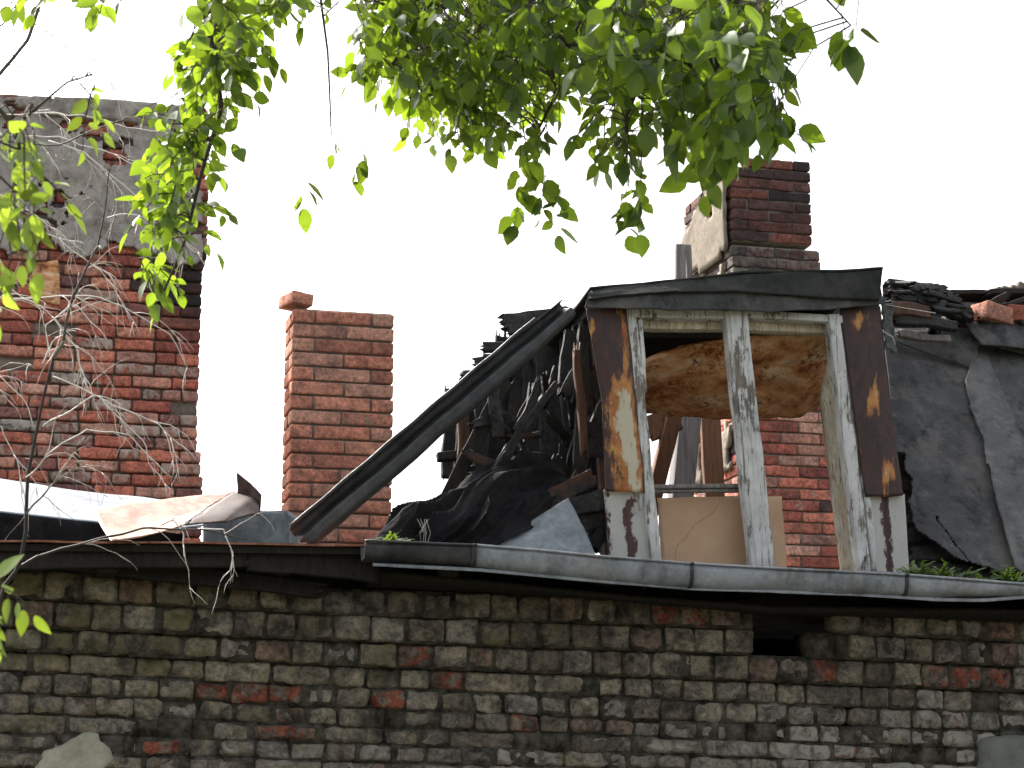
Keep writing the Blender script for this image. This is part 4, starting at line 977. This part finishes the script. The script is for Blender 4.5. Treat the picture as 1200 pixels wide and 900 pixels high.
def twig(tb, lb, p, d, L, n_, ls, droop=.5, r=.0022, wid=1.):
    P = [p]; d = d/np.linalg.norm(d); k_ = 7
    for i in range(k_):
        d = d+DOWN*droop*.16+rv()*.10; d /= np.linalg.norm(d); P.append(P[-1]+d*L/k_)
    P = np.array(P); tb.tube(P, np.linspace(r, r*.4, len(P)), 5)
    for i in range(n_):
        t = (i+.7)/n_*k_; a = min(int(t), k_-1); q = P[a]+(P[a+1]-P[a])*(t-a); ax = P[a+1]-P[a]; ax /= np.linalg.norm(ax)
        sd_ = np.cross(ax, rv()); sd_ /= np.linalg.norm(sd_)
        ld = ax*.5+sd_*(.8 if i < n_-1 else .1)+DOWN*random.uniform(-.1, .9)+rv()*.35
        ld /= np.linalg.norm(ld); l_ = ls*random.uniform(.6, 1.3)
        q2 = q+ld*.012; tb.tube([q, q2], .0009, 3)
        leaf(lb, q2, ld, rv()*.8+np.array([0, -.3, .6]), l_, wid*random.uniform(.8, 1.1))
def path(pts): return resample([atd(*p) for p in pts], 26)
def make_tree(root, limbs, clusters, extra, trunk, m_leaf, label, wid=1., droop=.5, sprigs=()):
    t = empty('leafy_tree', root, label, 'tree', 'leafy branches overhead'); tb = MB(); bb = MB(); lb = MB()
    bb.tube(resample(trunk, 24), np.linspace(.13, .05, 24), 12)
    sk = [resample(trunk, 24)[8:]]
    for (pts, r0, r1) in limbs:
        P = path(pts) if len(pts[0]) == 3 and pts[0][0] == pts[0][0] and not isinstance(pts, np.ndarray) else resample(pts, 26)
        P = P+np.stack([vn(P, 3, q)*.015 for q in (1, 2, 3)], 1); sk.append(P); bb.tube(P, np.linspace(r0, r1, len(P)), 8)
    SK = np.vstack(sk)
    for (px, py, rx, ry, cnt, d0, d1, ls) in clusters:
        for i in range(cnt):
            while True:
                a, b_ = random.uniform(-1, 1), random.uniform(-1, 1)
                if a*a+b_*b_ < 1: break
            p = atd(px+a*rx, py+b_*ry, random.uniform(d0, d1))
            q = SK[np.argmin(np.linalg.norm(SK-p, axis=1))]; dist = np.linalg.norm(q-p)
            if dist > .03:
                mid = (p+q)/2+np.array([0, 0, .12*dist])+rv()*.05*dist; tb.tube(resample([q, mid, p], 6), np.linspace(.0024, .0016, 6), 4)
            out = (p-q)/(dist+1e-6)
            twig(tb, lb, p, out*.5+rv()*.6+DOWN*.3, random.uniform(.08, .17), random.randint(5, 8), ls, droop, wid=wid)
    for (px, py, d, L, n_, ls) in sprigs:
        p = atd(px, py, d); up = atd(px+random.uniform(-8, 8), -60, d); tb.tube(resample([up, (p+up)/2+rv()*.01, p], 12), np.linspace(.002, .0012, 12), 4); twig(tb, lb, p, DOWN+rv()*.3, L, n_, ls, .4, r=.0013, wid=wid)
    for (c, r3, cnt, ls) in extra:
        for i in range(cnt):
            v = rv()*random.random()**.4*np.array(r3); twig(tb, lb, np.array(c)+v, rv(), .25, 7, ls, droop)
        for i in range(14):
            v = rv()*np.array(r3)*.8; q = SK[np.argmin(np.linalg.norm(SK-np.array(c)-v, axis=1))]; bb.tube(resample([q, (q+np.array(c)+v)/2+rv()*.1, np.array(c)+v], 10), np.linspace(.02, .006, 10), 6)
    off_ = bb.n; bb.v += tb.v; bb.t += tb.t; bb.w += tb.w; bb.f += [tuple(i_+off_ for i_ in f_) for f_ in tb.f]; bb.m += tb.m; bb.n += tb.n; bb.build('trunk', M['bark'], t); lb.build('crown', m_leaf, t)
    return t, lb
trA = [(1.9, -5.6, 0), (1.8, -5.4, 1.6), (1.6, -4.9, 3.1), (1.1, -4.0, 4.6), (.7, -3.6, 5.4)]
"""root right of the view, beside the camera's field; limbs reach in above the frame"""
trA = [(-4.6, -2.6, 0), (-4.5, -2.7, 1.8), (-4.1, -2.8, 3.6), (-3.4, -2.9, 4.6), (-2.6, -3.0, 5.1)]
limbsA = [
 ([(40, -160, 5.6), (300, -150, 5.5), (560, -60, 5.4), (640, 30, 5.4), (690, 60, 5.4), (760, 66, 5.4), (830, 90, 5.5)], .03, .006),
 ([(300, -150, 5.5), (480, -140, 5.3), (700, -90, 5.2), (860, -30, 5.1), (900, 60, 5.1)], .025, .006),
 ([(560, -60, 5.4), (500, 10, 5.3), (470, 60, 5.3), (455, 90, 5.3)], .012, .004),
 ([(200, -150, 5.4), (235, -40, 5.2), (250, 60, 5.2), (256, 130, 5.2), (235, 200, 5.2), (215, 280, 5.2), (190, 340, 5.2)], .012, .003),
 ([(640, 30, 5.4), (650, 110, 5.4), (620, 170, 5.4)], .008, .003), ([(760, 66, 5.4), (730, 140, 5.4), (730, 200, 5.4)], .008, .003),
 ([(830, 90, 5.5), (850, 150, 5.5), (860, 175, 5.5)], .006, .003), ([(300, -150, 5.4), (370, -60, 5.3), (385, 60, 5.3), (390, 160, 5.3)], .006, .002),
 ([(860, -30, 5.1), (950, -20, 5.0), (990, 20, 5.0), (1000, 30, 5.0)], .006, .002)]
clA = [ # px,py,rx,ry,count,d0,d1,leaf
 (640, -10, 230, 55, 90, 4.9, 6.3, .050), (650, 45, 190, 55, 84, 4.9, 6.3, .048), (550, 65, 90, 45, 34, 5.0, 6.3, .048), (560, 60, 130, 85, 70, 6.2, 7.0, .036), (720, 60, 130, 80, 40, 6.2, 7.0, .036), (810, 20, 100, 60, 44, 4.5, 6.0, .066),
 (800, 85, 95, 40, 32, 4.5, 5.8, .064), (725, 130, 40, 30, 12, 5, 5.8, .048), (740, 170, 22, 18, 5, 5, 5.6, .048), (872, 108, 50, 26, 14, 4.4, 5.2, .066), (875, 50, 30, 35, 8, 4.4, 5.2, .066), (915, 118, 16, 12, 4, 4.6, 5.0, .064),
 (585, 115, 45, 28, 14, 5, 5.8, .048), (495, 90, 28, 28, 9, 5, 5.8, .048), (838, 150, 22, 12, 5, 4.6, 5.2, .066), (450, 30, 40, 40, 12, 5, 5.8, .05), (520, 40, 70, 40, 20, 5, 6, .048), (640, 150, 40, 14, 4, 5, 5.6, .05),
 (470, 0, 80, 30, 16, 5, 6, .05), (720, -10, 200, 40, 44, 4.8, 6, .052),
 (285, -10, 50, 22, 20, 4.9, 5.6, .05), (255, 40, 30, 35, 26, 4.9, 5.6, .048), (330, 0, 35, 16, 6, 4.9, 5.6, .05), (90, -22, 35, 10, 4, 4.9, 5.5, .05), (145, -25, 30, 8, 4, 4.9, 5.5, .052),
 (245, 100, 22, 40, 20, 5, 5.6, .046), (220, 160, 22, 30, 18, 5, 5.6, .046), (212, 220, 24, 22, 14, 5, 5.6, .046), (190, 265, 20, 20, 7, 5, 5.6, .044), (160, 310, 16, 14, 4, 5, 5.5, .048),
 (430, -80, 220, 40, 34, 4.9, 6, .05), (800, -80, 300, 45, 60, 4.9, 6, .052)]
tA, _ = make_tree((-4.6, -2.6, 0), limbsA, clA, [((-1.2, -4.4, 5.6), (2.2, 1.3, .8), 260, .06), ((.5, -1.3, 5.9), (1.0, .7, .45), 70, .06)], trA, M['leaf'], 'broad leafy green branches hanging across the top middle of the photo, lit from behind', sprigs=[(1004, 22, 4.7, .06, 4, .085), (988, 26, 4.7, .05, 3, .08), (915, 0, 4.9, .08, 6, .075), (610, 200, 5.3, .14, 8, .055), (655, 215, 5.3, .14, 8, .055), (735, 210, 5.2, .14, 8, .055), (752, 222, 5.2, .12, 6, .05), (356, 205, 5.3, .08, 5, .055), (395, 150, 5.4, .07, 4, .045), (425, 168, 5.4, .12, 6, .045), (750, 215, 5.2, .1, 5, .06), (640, 200, 5.3, .12, 7, .06)])  # two unseen leaf clumps added overhead to shade the wall and leaf mass
# nearer, paler sprays at the left edge
trB = [(-4.4, -5.6, 0), (-4.3, -5.5, 1.5), (-3.9, -5.2, 2.6), (-3.3, -4.8, 3.2)]
limbsB = [([(-420, 0, 4.0), (-200, 60, 3.9), (-40, 90, 3.8), (20, 150, 3.8), (30, 210, 3.8), (10, 250, 3.8)], .012, .003), ([(-420, 300, 4.0), (-200, 560, 3.6), (-80, 680, 3.4), (-45, 740, 3.4), (-50, 800, 3.4)], .010, .003),
          ([(20, 150, 3.8), (80, 100, 3.8), (110, 90, 3.8)], .003, .002)]
clB = [(25, 170, 35, 40, 8, 3.5, 4.1, .042), (20, 230, 25, 30, 4, 3.5, 4.1, .042), (5, 290, 12, 20, 2, 3.5, 4, .042), (-30, 700, 8, 20, 3, 3.2, 3.5, .045), (-46, 770, 6, 45, 9, 3.2, 3.5, .045), (-42, 700, 6, 20, 2, 3.2, 3.5, .04), (-140, 740, 60, 60, 10, 3.2, 3.6, .045),
       (90, 100, 8, 8, 1, 3.8, 4, .045), (115, 100, 6, 6, 1, 3.8, 4, .045), (-150, 150, 100, 90, 30, 3.4, 4.1, .045)]
tB, _ = make_tree((-4.4, -5.6, 0), limbsB, clB, [], trB, M['leaf_young'], 'pale yellow-green leaf sprays at the left edge, nearest the camera', wid=.85, droop=.9)

# ------------------------------------------------------------------ bare sapling with pale dry twigs
SD = 6.6
sap = empty('bare_sapling', at(10, 700, -.8)*[1, 1, 0], 'leafless sapling with pale drooping dry twigs in front of the left brickwork', 'tree')
mb = MB(); tw = MB(); base = at(5, 800, -.8); gp = base.copy(); gp[2] = 0
stem = resample([gp, base*[1, 1, 0]+[.02, 0, 1.2], atd(-5, 780, SD), atd(2, 690, SD), atd(22, 665, SD), atd(30, 630, SD), atd(32, 560, SD), atd(50, 470, SD), atd(62, 420, SD)], 50)
mb.tube(stem, np.r_[np.linspace(.013, .0075, 35), np.linspace(.0075, .004, 15)], 8, tint=(.0, .5, .5))
def br(pts, r0, r1, t0=.2):
    P = resample([atd(*p) for p in pts], 30); P = P+np.stack([vn(P, 5, q)*.012 for q in (4, 5, 6)], 1)+np.stack([vn(P, 18, q)*.004 for q in (7, 8, 9)], 1); mb.tube(P, np.linspace(r0, r1, 30), 6, tint=(t0, .5, .5)); return P
B = []
B.append((br([(22, 665, SD), (45, 650, SD), (100, 635, SD), (150, 622, SD), (170, 615, SD), (230, 618, SD), (290, 632, SD)], .0055, .0018, .02), 1.6, .5))
B.append((br([(30, 600, SD), (60, 565, SD), (90, 545, SD)], .004, .0015), 3, .5))
B.append((br([(75, 400, SD), (85, 350, SD), (112, 290, SD), (122, 250, SD), (130, 200, SD)], .005, .002, .08), 2, .6)); mb.tube(resample([stem[-1], atd(75, 400, SD)], 4), .006, 6, tint=(.2, .5, .5))
B.append((br([(-120, 230, 6.4), (0, 165, 6.5), (65, 170, 6.5), (140, 140, 6.5), (215, 105, 6.6)], .004, .0015, .12), 3, .3))
B.append((br([(-60, 130, 6.3), (0, 90, 6.4), (30, 45, 6.4), (48, 0, 6.4), (60, -40, 6.4)], .007, .005, .1), 2, .2))
B.append((br([(-60, 60, 6.3), (0, 30, 6.4), (30, -10, 6.4)], .004, .002, .1), 2, .2))
pale = [([(-60, 135, SD), (60, 134, SD), (120, 142, SD), (150, 150, SD), (230, 155, SD)], 9), ([(-60, 110, SD), (0, 160, SD), (70, 160, SD), (130, 180, SD), (190, 215, SD)], 9), ([(60, 165, SD), (100, 180, SD), (150, 225, SD), (170, 240, SD), (235, 300, SD)], 8),
        ([(-60, 200, SD), (30, 265, SD), (70, 280, SD), (110, 310, SD), (130, 320, SD)], 8), ([(-60, 240, SD), (0, 230, SD), (50, 260, SD), (100, 300, SD)], 6), ([(-60, 370, SD), (0, 350, SD), (60, 350, SD), (110, 345, SD), (150, 360, SD), (200, 395, SD), (220, 430, SD)], 12),
        ([(-60, 340, SD), (0, 330, SD), (50, 360, SD), (90, 400, SD)], 7), ([(50, 430, SD), (62, 395, SD), (78, 388, SD), (92, 410, SD), (100, 450, SD)], 9), ([(60, 420, SD), (55, 380, SD), (90, 355, SD), (130, 400, SD)], 7),
        ([(-60, 470, SD), (0, 440, SD), (30, 470, SD), (40, 500, SD)], 5), ([(125, 256, SD), (160, 252, SD), (200, 262, SD), (235, 300, SD)], 4), ([(50, 500, SD), (110, 460, SD), (170, 520, SD), (180, 560, SD)], 7), ([(60, 440, SD), (130, 470, SD), (190, 500, SD), (228, 540, SD)], 7),
        ([(30, 560, SD), (100, 500, SD), (150, 510, SD), (200, 560, SD)], 5), ([(-60, 560, SD), (0, 500, SD), (20, 540, SD), (30, 580, SD)], 4), ([(190, 615, SD), (205, 608, SD), (216, 625, SD), (218, 655, SD)], 4), ([(230, 618, SD), (262, 622, SD), (272, 650, SD), (268, 672, SD)], 3), ([(30, 20, SD), (80, 60, SD), (150, 70, SD)], 5), ([(-40, 60, SD), (60, 90, SD), (110, 70, SD), (140, 110, SD)], 6)]
def droopy(p, d, L, r, t, depth=0):
    P = [p]; k_ = 7
    for i in range(k_): d = d+DOWN*.14+rv()*.28; d /= np.linalg.norm(d); P.append(P[-1]+d*L/k_)
    tw.tube(P, np.linspace(r, r*.45, k_+1), 4, tint=(t, .5, .5))
    if depth < 1:
        for q in range(random.randint(0, 3)): droopy(P[random.randint(2, 6)], d+rv()*.6, L*.5, r*.7, t, depth+1)
for pts, cnt in pale:
    j = random.uniform(-.15, .35)
    P = resample([atd(a, b_, c_+j) for a, b_, c_ in pts], 22); P = P+np.stack([vn(P, 7, q)*.012 for q in (4, 5, 6)], 1)+np.stack([vn(P, 22, q)*.006 for q in (7, 8, 9)], 1)
    t = random.uniform(.85, 1); tw.tube(P, np.linspace(.0027, .0014, 22), 5, tint=(t, .5, .5))
    for q in range(int(cnt*.95)): i = random.randint(3, 21); droopy(P[i], (P[i]-P[i-1])/np.linalg.norm(P[i]-P[i-1])*.8+rv()*.5, random.uniform(.08, .24), .0017, t*random.uniform(.7, 1))
for P, cnt, t in B:
    for q in range(int(cnt*3)): i = random.randint(6, 29); droopy(P[i], (P[i]-P[i-1])/np.linalg.norm(P[i]-P[i-1])*.8+rv()*.6, random.uniform(.1, .25), .0016, t)
o_ = mb.n; mb.v += tw.v; mb.t += tw.t; mb.w += tw.w; mb.f += [tuple(i_+o_ for i_ in f_) for f_ in tw.f]; mb.m += tw.m; mb.n += tw.n
mb.build('trunk', M['twig'], sap)

# ------------------------------------------------------------------ weeds in the gutter
def weed(px, py, Y, h, nleaf, spread, label, kind='fern'):
    mb = MB(); c = at(px, py-4, Y)
    for i in range(nleaf):
        a = random.uniform(0, 2*PI); d = np.array([math.cos(a)*spread, math.sin(a)*spread*.6, 1.]); L = h*random.uniform(.6, 1.1)
        b0 = c+np.array([random.uniform(-.03, .03), random.uniform(-.015, .015), -.02]); P = [b0]; dd = d/np.linalg.norm(d)
        for k_ in range(6): dd = dd+np.array([math.cos(a), math.sin(a)*.5, -.25])*.16; dd /= np.linalg.norm(dd); P.append(P[-1]+dd*L/6)
        nn_ = np.array([0, -.3, 1.]); hw = random.uniform(.006, .011); V = []; 
        sd_ = np.cross(dd, nn_); sd_ /= np.linalg.norm(sd_)+1e-9
        for k_, q_ in enumerate(P):
            ww = hw*[.3, .6, .9, 1, .85, .5, .08][k_]*(1+.5*math.sin(k_*9+i)); V += [q_-sd_*ww, q_+sd_*ww]
        mb.add(np.array(V), [(2*k_, 2*k_+1, 2*k_+3, 2*k_+2) for k_ in range(6)], 0, (random.random(), random.random(), 0))
        for k_ in range(2, 6):
            if random.random() < .6: leaf(mb, P[k_], dd*.8+sd_*random.choice((-1, 1))*.7+rv()*.2, nn_, L*random.uniform(.22, .38), .55, fold=.2)
    tag(mb.build('weed', M['weed'], loc=c.tolist()), label, 'plant', 'weeds growing in the gutter')
weed(1074, 676, -.36, .105, 26, 1.0, 'bushy green weed in the gutter closest to the dormer')
weed(1096, 677, -.36, .085, 14, .8, 'small weed in the gutter just right of the bushy one')
weed(1120, 679, -.36, .10, 20, .9, 'middle weed of the gutter row right of the dormer')
weed(1148, 682, -.36, .085, 16, 1.2, 'low spreading weed in the gutter, second from the right edge')
weed(1186, 686, -.36, .12, 34, 1.0, 'large green weed in the gutter at the right edge')
weed(456, 636, -.36, .07, 20, 1.2, 'low yellow-green weed on the eave in front of the tarpaulin')
mb = MB()
for q in range(5): c = at(494+q*1.5, 640, -.34); mb.tube([c, c+[random.uniform(-.02, .02), 0, .05], c+[random.uniform(-.05, .05), 0, .10]], [.0015, .0012, .0008], 4, tint=(.5, .5, .5))
tag(mb.build('dry_stalk', M['twig'], loc=at(495, 640, -.34).tolist()), 'tuft of thin dry stalks on the gutter beside the tarpaulin', 'plant')
print('done', len(bpy.data.objects))
